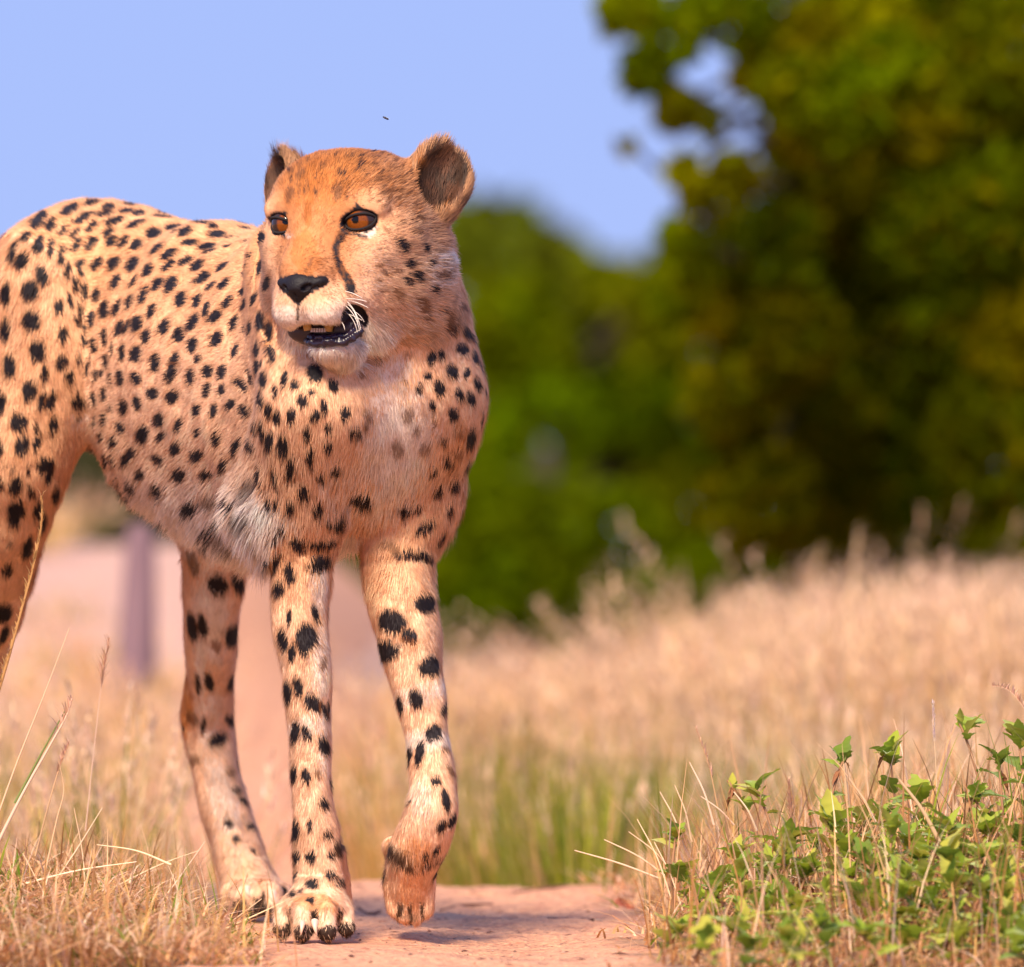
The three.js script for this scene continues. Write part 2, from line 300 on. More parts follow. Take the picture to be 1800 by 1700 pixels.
const ORANGES = [[560, 330, 70, 60, 0, 0.75], [660, 320, 80, 50, 0, 0.6], [700, 350, 60, 40, 0, 0.5], [535, 440, 36, 60, 0, 0.8], [520, 475, 40, 30, 0, 0.6], [590, 500, 20, 30, 0, 0.5], [730, 1500, 44, 40, 0, 0.6], [725, 1560, 42, 60, 0, 0.5], [555, 1585, 60, 24, 0, 0.6], [545, 1612, 70, 14, 0, 0.4], [815, 780, 30, 60, 0, 0.5], [325, 1240, 10, 90, 0, 0.8], [440, 1530, 40, 20, 0, 0.4], [565, 965, 30, 20, 0, 0.5]];  // orange down the chest side and by the armpit is painted shade
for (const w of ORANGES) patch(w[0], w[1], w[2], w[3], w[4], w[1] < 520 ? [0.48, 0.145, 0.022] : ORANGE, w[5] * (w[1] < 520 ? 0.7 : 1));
for (const w of [[546, 300, 20, 9, 40, 0.9], [565, 318, 26, 9, 45, 0.8], [547, 345, 8, 26, 0, 1], [541, 378, 8, 28, 0, 1], [700, 365, 60, 14, -20, 0.4], [735, 285, 20, 12, -60, 0.6], [782, 372, 14, 12, 0, 0.5]]) patch(w[0], w[1], w[2], w[3], w[4], RUST, w[5]);
for (const w of [[770, 300, 34, 34, 0, 0.85], [790, 280, 26, 30, 0, 0.6], [760, 265, 40, 18, 30, 0.4], [800, 345, 18, 22, 0, 0.7], [500, 275, 14, 26, 0, 0.35]]) patch(w[0], w[1], w[2], w[3], w[4], GREY, w[5]);
for (const w of [[752, 318, 22, 24, -45, 0.85], [768, 345, 12, 24, 20, 0.95], [757, 290, 20, 14, 0, 0.5], [536, 272, 8, 16, 40, 0.95], [682, 1492, 14, 28, 30, 0.95], [712, 1520, 32, 10, -35, 0.8], [722, 1612, 26, 8, 0, 0.5], [694, 1515, 16, 10, -30, 0.5], [560, 492, 16, 8, 0, 0.3], [520, 488, 40, 7, 0, 0.6]]) patch(w[0], w[1], w[2], w[3], w[4], DARK, w[5]);
const S = 0.2824; trunkOnly = true;
spots(0, 300, S, [[700, 165, 100, 40, -20], [440, 230, 110, 50, 20], [580, 200, 100, 28, 10], [680, 225, 75, 35, 10], [820, 210, 80, 35, -15], [960, 205, 90, 35, -40], [530, 285, 140, 40, 25], [660, 270, 100, 35, 15], [790, 250, 80, 30, 5], [870, 268, 80, 35, 5], [1020, 292, 110, 35, -5], [245, 285, 130, 60, 50], [320, 325, 90, 50, 50], [400, 365, 90, 40, 50], [470, 385, 80, 35, 50], [580, 350, 90, 45, 35], [720, 318, 115, 45, 25], [860, 340, 110, 40, 20], [960, 378, 90, 40, 20], [1085, 333, 100, 35, 10], [1165, 385, 95, 40, 25], [685, 390, 85, 40, 35], [705, 440, 85, 45, 35], [775, 440, 80, 30, 45], [848, 448, 90, 45, 30], [985, 475, 100, 45, 30], [1060, 515, 110, 45, 30], [1190, 445, 95, 35, 10], [1290, 460, 100, 30, 15], [1360, 385, 100, 40, 10], [1255, 320, 110, 35, 0], [1170, 285, 90, 30, 0], [1310, 490, 70, 25, 20], [1330, 345, 60, 25, 0]]);
spots(0, 300, S, [[245, 445, 100, 55, 80], [145, 545, 115, 65, 70], [90, 490, 140, 45, 75], [325, 465, 100, 40, 75], [390, 515, 105, 40, 75], [485, 455, 95, 45, 60], [575, 455, 90, 50, 50], [415, 605, 100, 35, 75], [510, 582, 80, 50, 60], [610, 580, 105, 50, 55], [712, 572, 95, 55, 60], [818, 568, 100, 50, 60], [922, 615, 85, 50, 65], [1050, 585, 90, 40, 45], [1155, 555, 90, 35, 30], [1232, 578, 90, 50, 35], [1260, 655, 100, 45, 40], [1385, 590, 90, 35, 30], [1520, 600, 60, 25, 45], [1625, 590, 110, 40, 65], [1661, 700, 90, 45, 65], [1580, 790, 80, 26, 65], [265, 630, 110, 60, -75], [195, 728, 105, 95, 90], [50, 745, 135, 50, 80], [465, 688, 90, 35, 80], [522, 728, 105, 45, 85], [600, 770, 95, 45, 85], [718, 690, 90, 45, 75], [830, 678, 80, 40, 60], [985, 705, 95, 45, 55], [1065, 705, 110, 55, 65], [1318, 710, 70, 35, 45], [1405, 705, 90, 40, 45], [1512, 745, 60, 35, 60]]);
spots(0, 300, S, [[365, 825, 90, 55, 85], [435, 795, 95, 30, -75], [495, 860, 100, 30, -80], [660, 862, 110, 50, 85], [735, 848, 105, 38, 78], [815, 812, 95, 42, 70], [905, 770, 105, 45, 70], [950, 870, 90, 45, 65], [1130, 795, 105, 60, 60], [1230, 805, 95, 45, 65], [1290, 860, 90, 45, 75], [1425, 815, 90, 35, 55], [1515, 825, 70, 35, 60], [205, 915, 130, 95, 90], [40, 970, 135, 60, 85], [390, 995, 95, 50, 80], [480, 915, 80, 35, -50], [575, 925, 105, 45, -85], [525, 970, 100, 25, -60], [750, 980, 95, 40, 70], [800, 965, 90, 30, 65], [865, 950, 95, 55, 75], [1030, 965, 100, 55, 65], [1210, 940, 110, 50, 60], [1345, 905, 90, 45, 45], [1450, 940, 100, 35, 70], [1620, 930, 110, 60, -80], [1545, 970, 90, 25, 80]]);
spots(0, 300, S, [[240, 1100, 130, 90, 90], [60, 1180, 135, 75, 88], [530, 1050, 95, 35, -70], [600, 1085, 90, 35, -85], [658, 1035, 105, 28, 88], [768, 1130, 95, 40, 85], [700, 1110, 90, 18, 88], [862, 1140, 95, 62, 85], [920, 1030, 90, 55, 80], [1120, 1015, 90, 60, 75], [1085, 1185, 100, 50, 75], [1205, 1085, 95, 55, 75], [1350, 1045, 90, 55, 70], [1455, 1120, 80, 40, 70], [1595, 1105, 95, 45, 85], [1680, 1000, 120, 30, 88], [380, 1165, 90, 60, 70], [430, 1260, 75, 50, 80], [280, 1240, 90, 40, 80], [485, 1140, 60, 25, 80], [660, 1185, 90, 30, 88], [570, 1190, 80, 15, 90], [755, 1290, 95, 42, -85], [858, 1290, 75, 48, -70], [975, 1195, 105, 50, 82], [1070, 1255, 95, 50, 80], [1250, 1170, 65, 40, 70], [1195, 1280, 90, 55, 80], [1300, 1245, 80, 45, 80], [1385, 1250, 90, 40, 80], [1590, 1225, 90, 50, 80], [1635, 1290, 100, 38, 82], [1545, 1280, 100, 20, -75], [550, 1235, 90, 20, 88], [605, 1270, 70, 20, 88], [632, 1260, 60, 18, 85], [690, 1295, 80, 12, 88]]);
spots(0, 300, S, [[185, 1340, 120, 90, 75], [5, 1420, 120, 60, 90], [260, 1410, 110, 50, 75], [320, 1415, 120, 50, 75], [475, 1405, 85, 65, -60], [590, 1420, 90, 30, -75], [652, 1395, 85, 28, 88], [765, 1465, 85, 45, -80], [858, 1445, 80, 50, -75], [960, 1385, 65, 60, 0], [1078, 1400, 80, 55, 80], [1295, 1360, 80, 38, 80], [1385, 1360, 70, 40, 75], [1500, 1330, 90, 40, -60], [1230, 1485, 75, 50, 80], [1335, 1490, 80, 40, 80], [1520, 1490, 80, 50, -60], [1610, 1420, 80, 30, -80], [1655, 1490, 80, 35, 85], [690, 1475, 60, 18, -80], [110, 1535, 115, 85, 80], [215, 1570, 70, 28, 80], [330, 1560, 95, 50, 80], [490, 1510, 50, 25, 70], [590, 1550, 70, 18, 90], [655, 1540, 70, 28, -80], [745, 1595, 70, 40, -70], [998, 1545, 80, 55, 85], [900, 1630, 90, 65, 85], [1120, 1575, 80, 40, 75], [1240, 1620, 50, 40, 60], [1015, 1640, 60, 40, 80], [1580, 1590, 80, 20, -80], [1440, 1450, 70, 40, 60], [1360, 1650, 90, 35, -80]]);
spots(0, 720, S, [[135, 200, 120, 75, 75], [230, 185, 110, 45, 72], [5, 220, 80, 40, 90], [285, 325, 110, 90, 60], [178, 355, 60, 22, 90], [95, 445, 110, 70, 75], [5, 430, 70, 30, 90], [192, 485, 60, 42, -70], [310, 380, 110, 25, 70], [95, 610, 140, 90, 80], [230, 600, 110, 45, 80], [350, 500, 90, 40, 80], [260, 680, 120, 40, 75], [180, 850, 125, 55, 72], [45, 975, 75, 80, 0], [30, 1260, 110, 90, -60], [30, 1395, 110, 45, 70], [150, 1290, 100, 50, 70]]);
spots(0, 720, S, [[640, 155, 60, 28, -75], [718, 190, 70, 35, -70], [805, 280, 70, 55, 60], [840, 245, 60, 50, 0], [655, 310, 95, 25, -75], [715, 300, 75, 35, -75], [1005, 285, 80, 40, -35], [1115, 220, 80, 55, 75], [1240, 265, 70, 60, -45], [1480, 215, 90, 40, 75], [910, 372, 55, 50, 0], [1140, 382, 80, 65, -20], [1295, 385, 60, 45, -20], [1405, 330, 90, 50, 60], [845, 440, 85, 35, -55], [745, 465, 100, 20, -60], [1025, 465, 80, 65, -20], [835, 535, 90, 30, -60], [1215, 565, 85, 70, -20], [1455, 555, 80, 35, -10], [975, 670, 60, 25, -50], [995, 690, 60, 30, -60], [1060, 650, 60, 18, -60], [1110, 700, 60, 18, -60], [855, 715, 60, 15, 90], [1355, 695, 80, 60, -30], [1260, 795, 120, 70, -65], [1040, 780, 100, 35, -60], [1550, 200, 80, 30, -70], [1615, 390, 120, 35, -75], [1680, 560, 90, 25, -70]]);
spots(0, 720, S, [[1560, 460, 110, 70, 80], [1320, 520, 90, 65, -10], [1540, 635, 90, 75, -40], [1450, 740, 110, 50, -50], [1490, 790, 90, 50, -40], [1195, 920, 160, 65, -80], [965, 785, 120, 50, 75], [75, 800, 40, 35, 0], [85, 345, 45, 20, 20], [20, 325, 40, 15, 0], [860, 630, 40, 15, -40]], DARK, 0.7);
spots(400, 560, S, [[262, 75, 130, 35, -88], [330, 145, 95, 45, 80], [430, 85, 70, 45, 70], [275, 215, 95, 35, -85], [400, 235, 85, 40, 82], [465, 210, 70, 60, 0], [350, 365, 85, 38, 80], [415, 405, 60, 55, 0], [545, 335, 105, 75, -70], [660, 410, 75, 60, -60], [465, 505, 75, 65, -50], [525, 455, 40, 35, 0], [598, 535, 80, 40, -80], [285, 445, 70, 30, -85], [545, 595, 60, 55, 0], [735, 580, 75, 60, 80], [385, 600, 85, 55, 85], [280, 610, 85, 40, 85], [195, 495, 90, 40, -80], [238, 560, 75, 35, 85], [205, 690, 110, 30, -80], [248, 750, 95, 40, -85], [490, 705, 75, 50, 80], [628, 675, 60, 45, -70], [805, 700, 85, 45, -10], [335, 775, 110, 60, -70], [628, 790, 70, 45, -60], [512, 830, 90, 50, 85], [402, 900, 100, 50, 85], [685, 908, 75, 50, 0], [580, 950, 60, 50, 0], [475, 1030, 75, 60, -30], [300, 955, 110, 35, -68], [555, 1130, 60, 60, 0], [395, 1120, 85, 50, 85], [310, 1110, 60, 35, 85], [830, 1080, 150, 75, -30], [1145, 1150, 130, 60, -10], [1325, 1050, 80, 45, 60], [1420, 1010, 80, 40, 75], [690, 1240, 130, 95, -25], [1235, 1280, 140, 45, 35], [345, 1275, 90, 30, -80], [305, 1330, 60, 22, -80], [445, 1375, 110, 75, -20], [620, 1375, 170, 45, 10], [290, 1480, 70, 55, 0], [585, 1500, 140, 80, 10], [285, 1530, 100, 25, 75], [310, 1660, 90, 45, 80], [380, 1560, 100, 60, -60], [1190, 1450, 230, 55, -10], [1335, 1360, 80, 30, 60], [1385, 1170, 60, 30, 60]]);
spots(400, 560, S, [[1270, 145, 40, 30, 90], [1335, 215, 60, 40, -80], [1275, 235, 85, 50, 65], [1465, 185, 70, 60, -40], [1480, 60, 90, 40, -60], [1525, 50, 90, 30, -75], [1540, 235, 80, 35, -80], [1575, 130, 80, 20, -85], [1400, 320, 80, 65, -60], [1490, 335, 60, 35, 80], [1555, 400, 75, 35, -75], [1250, 355, 50, 45, 0], [1320, 425, 85, 55, -80], [1195, 430, 60, 40, 70], [1440, 465, 70, 45, -55], [1515, 490, 85, 45, -75], [1280, 535, 60, 35, -80], [1410, 590, 75, 55, -60], [1525, 730, 95, 55, 82], [1360, 750, 50, 40, -60], [1395, 870, 70, 50, -50], [1500, 890, 70, 40, 75], [1550, 890, 70, 20, 70], [1580, 300, 70, 18, -85], [1590, 620, 80, 15, 90], [1300, 925, 50, 30]]);
spots(400, 560, S, [[885, 590, 80, 30, -35], [832, 345, 55, 40, 80], [875, 665, 60, 30, 80], [1125, 595, 85, 60, 50], [1185, 690, 50, 40], [1065, 795, 80, 70], [1245, 805, 80, 55, 50], [1010, 1390, 110, 40, -15], [810, 1430, 110, 40, 60], [1295, 640, 70, 25, -80], [1445, 695, 55, 45], [1450, 815, 50, 45], [1130, 130, 60, 40, 30], [1120, 220, 50, 25], [1100, 375, 40, 20]], BROWN, 0.7);
trunkOnly = false; headScale = 1.3;
headScale = 1.15; { const R = rng(4141); for (let k = 0; k < 85; k++) { const x = 500 + 230 * R(), y = 270 + 82 * R(); mark(x, y, 2.8 + 3.2 * R(), 2 + 1.8 * R(), 30 + 60 * R(), R() < 0.4 ? BLACK : BROWN, 0, 0.8); } for (let k = 0; k < 44; k++) { const x = 655 + 145 * R(), y = 400 + 165 * R(); mark(x, y, 2 + 2 * R(), 1.8 + 1.2 * R(), -50 + 40 * R(), R() < 0.5 ? BLACK : BROWN, 0, 0.7); } for (let k = 0; k < 50; k++) mark(665 + 70 * R(), 335 + 60 * R(), 2 + 3 * R(), 1.3 + 1.5 * R(), 180 * R(), BROWN, 0, 0.6); }
spots(430, 200, 0.2706, [[1290, 1050, 60, 45, 60], [1340, 1180, 60, 45, 70], [1240, 890, 50, 35, 40], [1280, 960, 50, 35, 50], [1330, 1290, 60, 45, 60], [1390, 1300, 60, 40, 70], [1200, 760, 45, 30, -30], [1170, 1390, 60, 40, 60], [1240, 1480, 60, 40, 70], [1075, 1390, 45, 30, 40]], BROWN, 0.4);
spots(430, 200, 0.2706, [[1015, 860, 80, 45, -60], [1145, 875, 55, 30, -60], [1195, 960, 45, 35], [1055, 975, 55, 35, -60], [1105, 1050, 55, 45, -40], [1045, 1085, 45, 40], [1210, 1135, 40, 40], [1330, 1370, 60, 40], [625, 398, 45, 25, 10], [735, 335, 40, 25, -20], [740, 295, 25, 15], [815, 245, 40, 15, 30], [930, 250, 50, 18], [100, 810, 60, 60], [1260, 1270, 45, 30, -50]]);
spots(430, 200, 0.2706, [[1105, 770, 45, 35], [1120, 690, 60, 25, -50], [970, 1020, 30, 25], [925, 1045, 25, 20], [970, 1150, 40, 35], [885, 1155, 25, 15], [1125, 1210, 55, 40, -40], [1145, 1260, 50, 40], [1300, 1320, 60, 40, 80], [865, 985, 30, 20], [985, 1190, 20, 20], [1160, 1320, 40, 20, 60], [1250, 1040, 60, 40], [1410, 1215, 60, 40], [825, 345, 45, 25, 10], [360, 408, 60, 40, 30], [600, 525, 70, 35, 80], [290, 530, 80, 25, 70], [850, 435, 50, 25], [920, 445, 50, 22, -30], [880, 520, 40, 18, 20], [930, 510, 40, 16, 40], [985, 515, 40, 16, 20], [870, 570, 30, 16, 30], [910, 600, 40, 16, 0], [960, 560, 34, 14, 30], [420, 970, 50, 16, 70], [395, 1010, 30, 14, 60], [930, 770, 90, 16, -55], [780, 810, 40, 16]], BROWN, 0.8);
headScale = 1;
// tear line, rims of the eyes
{ const P = [[609, 402], [601, 412], [594, 424], [590, 438], [591, 452], [596, 465], [602, 477], [609, 489], [615, 500], [618, 512]]; for (let i = 0; i < P.length - 1; i++) for (let k = 0; k < 3; k++) { const x = mix(P[i][0], P[i + 1][0], k / 3), y = mix(P[i][1], P[i + 1][1], k / 3), w = 6.2 + 2.2 * Math.abs(i + k / 3 - 4) / 4; mark(x, y, w, w, 0, BLACK, 0, 1); } for (let k = 0; k < 5; k++) mark(524 - k * 0.5, 540 + k * 5, 4, 2.4, 90, BLACK, 0, 0.9); }
for (const [x, y, a, b, g] of [[607, 390, 5, 10, -10], [604, 398, 6, 8, 0], [626, 413, 22, 3, -6], [650, 403, 12, 3, 40], [492, 377, 20, 4, 4], [481, 392, 3.5, 12, 10], [496, 413, 14, 3.5, -25]]) mark(x, y, a, b, g, BLACK, 0, 1, eyeFrame(x > 560 ? 1 : -1)[2]);
const G5 = 0.3111;
spots(280, 960, G5, [[330, 200, 110, 95, -20], [440, 185, 110, 55, -75], [120, 215, 80, 18, -80], [130, 420, 120, 45, 85], [180, 440, 140, 50, -82], [240, 440, 120, 48, -80], [425, 500, 125, 70, 85], [278, 755, 105, 45, -75], [212, 775, 115, 25, -85], [405, 765, 75, 28, 80], [248, 1000, 80, 25, 85], [400, 975, 60, 30, -80], [335, 1080, 100, 60, 20], [435, 1368, 50, 30, 0], [885, 370, 90, 35, -70], [725, 395, 80, 30, 85], [830, 510, 150, 100, 85], [980, 565, 140, 55, -80], [685, 525, 120, 45, -75], [750, 595, 100, 40, 80], [660, 620, 130, 20, -80], [780, 780, 110, 45, -75], [718, 815, 120, 40, -85], [875, 880, 110, 75, -50], [945, 930, 90, 35, -65], [965, 910, 70, 15, 90], [703, 940, 130, 15, -82], [760, 1040, 115, 45, 82], [835, 1050, 80, 40, -60], [930, 1120, 100, 60, -70], [625, 420, 100, 15, -80], [755, 1280, 85, 32, 88], [828, 1290, 75, 45, -70], [980, 1345, 75, 22, -80], [615, 290, 60, 15, -80], [1510, 310, 110, 105, -20], [1305, 415, 140, 110, -15], [1160, 325, 80, 50, -60], [1415, 505, 90, 70, -50], [1250, 585, 125, 75, -55], [1535, 670, 110, 95, 10], [1450, 850, 95, 60, -75], [1365, 890, 100, 35, -80], [1550, 1045, 90, 75, 60], [1470, 1160, 130, 45, 80], [1415, 1190, 110, 25, 85], [1645, 1065, 100, 22, 80], [1615, 915, 70, 25, 70], [1560, 1320, 50, 45, 0], [1685, 1370, 90, 20, -80]]);
spots(280, 960, G5, [[325, 560, 55, 55], [180, 960, 80, 45, -50], [195, 1200, 55, 50], [130, 1100, 80, 25, 80], [405, 1262, 55, 40], [930, 655, 70, 35, 80], [890, 1275, 50, 35, -50], [1610, 1140, 40, 30], [1635, 1260, 60, 25, -50]], BROWN, 0.8);
spots(300, 1300, G5, [[325, 465, 50, 45], [370, 555, 40, 38], [455, 480, 45, 30, -30], [410, 335, 50, 25, -50], [465, 615, 35, 22, -40], [675, 320, 80, 18, -85], [862, 355, 65, 45, -60], [950, 420, 65, 30, -60], [693, 500, 100, 40, 88], [788, 480, 65, 25, -80], [890, 530, 50, 40], [700, 655, 70, 32, 88], [785, 650, 60, 50, 10], [915, 645, 45, 40], [910, 755, 60, 38, -15], [800, 810, 65, 55], [690, 865, 40, 30, 60], [735, 855, 30, 22, 45], [790, 905, 50, 30], [980, 800, 55, 35], [695, 770, 60, 18, 80], [1555, 335, 110, 35, -75], [1620, 290, 70, 22, -75], [1535, 485, 65, 45, 60], [1590, 455, 80, 30, 65], [1500, 620, 60, 22, 55], [1445, 650, 35, 30], [1445, 710, 60, 25, 40], [1340, 345, 25, 20]]);
// dark fur between the toes
for (const [x, y, a, b] of [[425, 1590, 8, 16], [462, 1592, 12, 14], [706, 1598, 4, 16], [722, 1606, 4, 12]]) mark(x, y, a, b, 0, DARK, 1, 0.95);

const body = surfaceNets(0.0026, ordered, V(-0.80, -0.012, -0.98), V(0.03, 0.90, 0.17));
const nV = body.pos.length / 3, bodyN = new Float32Array(nV * 3), bodyTag = new Uint8Array(nV), seen = new Uint8Array(nV);
{
  const g = new THREE.BufferGeometry(); g.setAttribute('position', new THREE.BufferAttribute(body.pos, 3)); g.setIndex(new THREE.BufferAttribute(body.idx, 1)); g.computeVertexNormals();
  { const n = g.attributes.normal; for (let i = 0; i < nV; i++) { const x = body.pos[i * 3], y = body.pos[i * 3 + 1], z = body.pos[i * 3 + 2]; if (toHead(V(x, y, z)).length() < 0.15 || y < 0.07) continue; const k = y > 0.40 ? (fbm(x * 20, y * 13, z * 20, 3) - 0.5) * 0.011 : (noise(x * 55, y * 9, z * 55) - 0.5) * 0.0045 + (noise(x * 30, y * 24, z * 30) - 0.5) * 0.004; body.pos[i * 3] += n.getX(i) * k; body.pos[i * 3 + 1] += n.getY(i) * k; body.pos[i * 3 + 2] += n.getZ(i) * k; } g.attributes.position.needsUpdate = true; g.computeVertexNormals(); }
  bodyN.set(g.attributes.normal.array);
  // which part each vertex belongs to: looked up on a coarse lattice
  const memo = new Map();
  for (let i = 0; i < nV; i++) {
    const x = body.pos[i * 3], y = body.pos[i * 3 + 1], z = body.pos[i * 3 + 2], q = Math.floor(x * 250) * 4194304 + Math.floor(y * 250) * 2048 + Math.floor(z * 250);
    let t = memo.get(q); if (t === undefined) { t = tagAt(x, y, z); memo.set(q, t); } bodyTag[i] = t;
    const vx = -x, vy = EYE_Y - y, vz = EYE_Z - z, l = Math.hypot(vx, vy, vz);
    seen[i] = (bodyN[i * 3] * vx + bodyN[i * 3 + 1] * vy + bodyN[i * 3 + 2] * vz) / l > -0.12 ? 1 : 0;
  }
  // markings of the sides turned away
  const R = rng(77), placed = marks.filter((m) => !m.soft).map((m) => m.c), out = [];
  for (let k = 0; k < 30000 && out.length < 420; k++) {
    const i = Math.floor(R() * nV); if (bodyTag[i] === HEAD || bodyTag[i] === EAR || body.pos[i * 3 + 1] < 0.06) continue;
    const p = V(body.pos[i * 3], body.pos[i * 3 + 1], body.pos[i * 3 + 2]), n = V(bodyN[i * 3], bodyN[i * 3 + 1], bodyN[i * 3 + 2]);
    const d = camera.position.clone().sub(p).normalize(), fill = bodyTag[i] !== LEG && p.y > 0.50; if (d.dot(n) > 0.12 && !fill) { const [px, py] = toPx(p); if (px > -10) { const h = hit(px, py); if (h && h.distanceTo(p) < 0.02) continue; } }
    const leg = bodyTag[i] === LEG, gap = leg ? 0.024 : d.dot(n) > 0.12 ? 0.0208 : 0.028; if (placed.some((c) => c.distanceTo(p) < gap)) continue;
    placed.push(p); out.push(p); const f = (leg ? V(0, -1, 0) : V(-BF.x, -0.5, -BF.z)); f.addScaledVector(n, -f.dot(n)).normalize();
    const a = (d.dot(n) > 0.12 ? 0.0045 : 0.0065) + R() * 0.004, b = a * (0.6 + R() * 0.3), A = f.multiplyScalar(a), B = n.clone().cross(f).normalize().multiplyScalar(b);
    marks.push({ c: p, n, A, B, aa: A.dot(A), bb: B.dot(B), ab: 0, R: a * 1.7 + 0.004, col: BLACK, soft: 0, str: 1 });
  }
}
const CELL = 0.02, buckets = new Map(), key = (x, y, z) => (Math.floor(x / CELL) + 500) * 1e6 + (Math.floor(y / CELL) + 500) * 1e3 + Math.floor(z / CELL) + 500;
marks.forEach((m, i) => { for (let x = m.c.x - m.R; x < m.c.x + m.R + CELL; x += CELL) for (let y = m.c.y - m.R; y < m.c.y + m.R + CELL; y += CELL) for (let z = m.c.z - m.R; z < m.c.z + m.R + CELL; z += CELL) { const k = key(x, y, z); if (!buckets.has(k)) buckets.set(k, []); const l = buckets.get(k); if (l[l.length - 1] !== i) l.push(i); } });
// distance (1 = the edge) of a point from the middle of a marking
function inside(m, x, y, z) {
  const qx = x - m.c.x, qy = y - m.c.y, qz = z - m.c.z;
  if (Math.abs(qx * m.n.x + qy * m.n.y + qz * m.n.z) > m.R) return 9;
  const a = qx * m.A.x + qy * m.A.y + qz * m.A.z, b = qx * m.B.x + qy * m.B.y + qz * m.B.z, det = m.aa * m.bb - m.ab * m.ab;
  const u = (a * m.bb - b * m.ab) / det, v = (b * m.aa - a * m.ab) / det; return Math.sqrt(u * u + v * v);
}
// base colour of the hair growing at a point; grain in 0..1 is the hair's own luck
function coat(x, y, z, tag, grain) {
  let c;
  const q = V(x, y, z), big = fbm(x * 22, y * 22, z * 22, 3), fine = fbm(x * 140, y * 140, z * 140, 2);
  if (tag === HEAD || tag === EAR) {
    const h = toHead(q); c = mixC([0.62, 0.27, 0.11], [0.78, 0.45, 0.27], 0.5 + 0.35 * smooth(-0.01, -0.05, h.y));
    c = mixC(c, [0.50, 0.155, 0.026], 0.70 * smooth(0.062, 0.03, Math.abs(h.x)) * smooth(-0.075, -0.05, h.y));
    c = mixC(c, [0.50, 0.155, 0.026], 0.55 * smooth(0.01, 0.04, h.y));
    c = mixC(c, WHITE, 0.8 * smooth(-0.075, -0.10, h.y + 0.15 * Math.max(0, h.z - 0.03)) * smooth(-0.055, -0.015, h.z) * smooth(0.065, 0.04, Math.abs(h.x)));
    if (tag === EAR) { const deep = cuts.some((p) => p.tag === EAR && primD(p, x, y, z) < 0.002); c = deep ? mixC(GREY, DARK, smooth(0.25, 0.6, fbm(x * 60, y * 60, z * 60, 2))) : mixC([0.62, 0.32, 0.16], GREY, 0.25); if (h.z < -0.112) c = mixC(BLACK, GREY, 0.15); }
  } else if (tag === LEG) {
    c = mixC(TAWNY, PALE, 0.85 - 0.5 * smooth(0.30, 0.42, y));
    if (y < 0.055 && x < -0.08 && x > -0.14 && z > -0.2) { let d1 = 9, d2 = 9; for (const p of hungPrims) { const e = primD(p, x, y, z); if (e < d1) { d2 = d1; d1 = e; } else if (e < d2) d2 = e; } if (d1 < 0.006 && y < 0.034 + 0.012 * fine && d2 - d1 < 0.0008 + 0.0018 * fine) return [0.10, 0.05, 0.026]; } else if (y < 0.062) { let d1 = 9, d2 = 9; for (const p of toePrims) { const e = primD(p, x, y, z); if (e < d1) { d2 = d1; d1 = e; } else if (e < d2) d2 = e; } if (d1 < 0.006 && d2 - d1 < 0.0052 + 0.0036 * fine && y < 0.032 + 0.014 * fine) return [0.035, 0.018, 0.014]; if (d1 < 0.005 && y < 0.0125 + 0.012 * fine + 0.004 * big && grain < 0.85) return [0.05, 0.026, 0.018]; c = mixC(c, WHITE, 0.2 * smooth(0.055, 0.02, y)); }
  }
  else {
    const f = q.clone().sub(CH).dot(BF);
    c = mixC(TAWNY, PALE, smooth(0.72, 0.52, y) * 0.75);
    if (f < 0.02) c = mixC(c, WHITE, smooth(0.51, 0.43, y) * 0.9);
    if (tag === NECK) c = mixC(c, PALE, 0.4);
  }
  const l = buckets.get(key(x, y, z));
  if (l) {
    for (const i of l) { const m = marks[i]; if (!m.soft) continue; const d = inside(m, x, y, z) + (fine - 0.5) * 0.5; if (d < 1.35) { const w = m.str * smooth(1.35, 0.35, d); if (grain < w * 1.15 || w > 0.7) c = mixC(c, m.col, Math.min(1, w * 1.1)); } }
    for (const i of l) { const m = marks[i]; if (m.soft) continue; const d = inside(m, x, y, z) + (fine - 0.5) * 0.22 + (grain - 0.5) * 0.12; if (d < 1) c = mixC(c, m.col, m.str * smooth(1.02, 0.88, d)); else if (d < 1.25) c = mixC(c, RUST, 0.35 * m.str); }
  }
  const tiny = noise(x * 420, y * 420, z * 420), g = (0.86 + 0.28 * big) * (0.84 + 0.32 * fine) * (tag === HEAD ? 0.80 + 0.40 * tiny : 0.92 + 0.16 * tiny); return [Math.min(0.92, c[0] * g), c[1] * g * (0.92 + 0.16 * fine), c[2] * g * (0.86 + 0.28 * fine)];
}
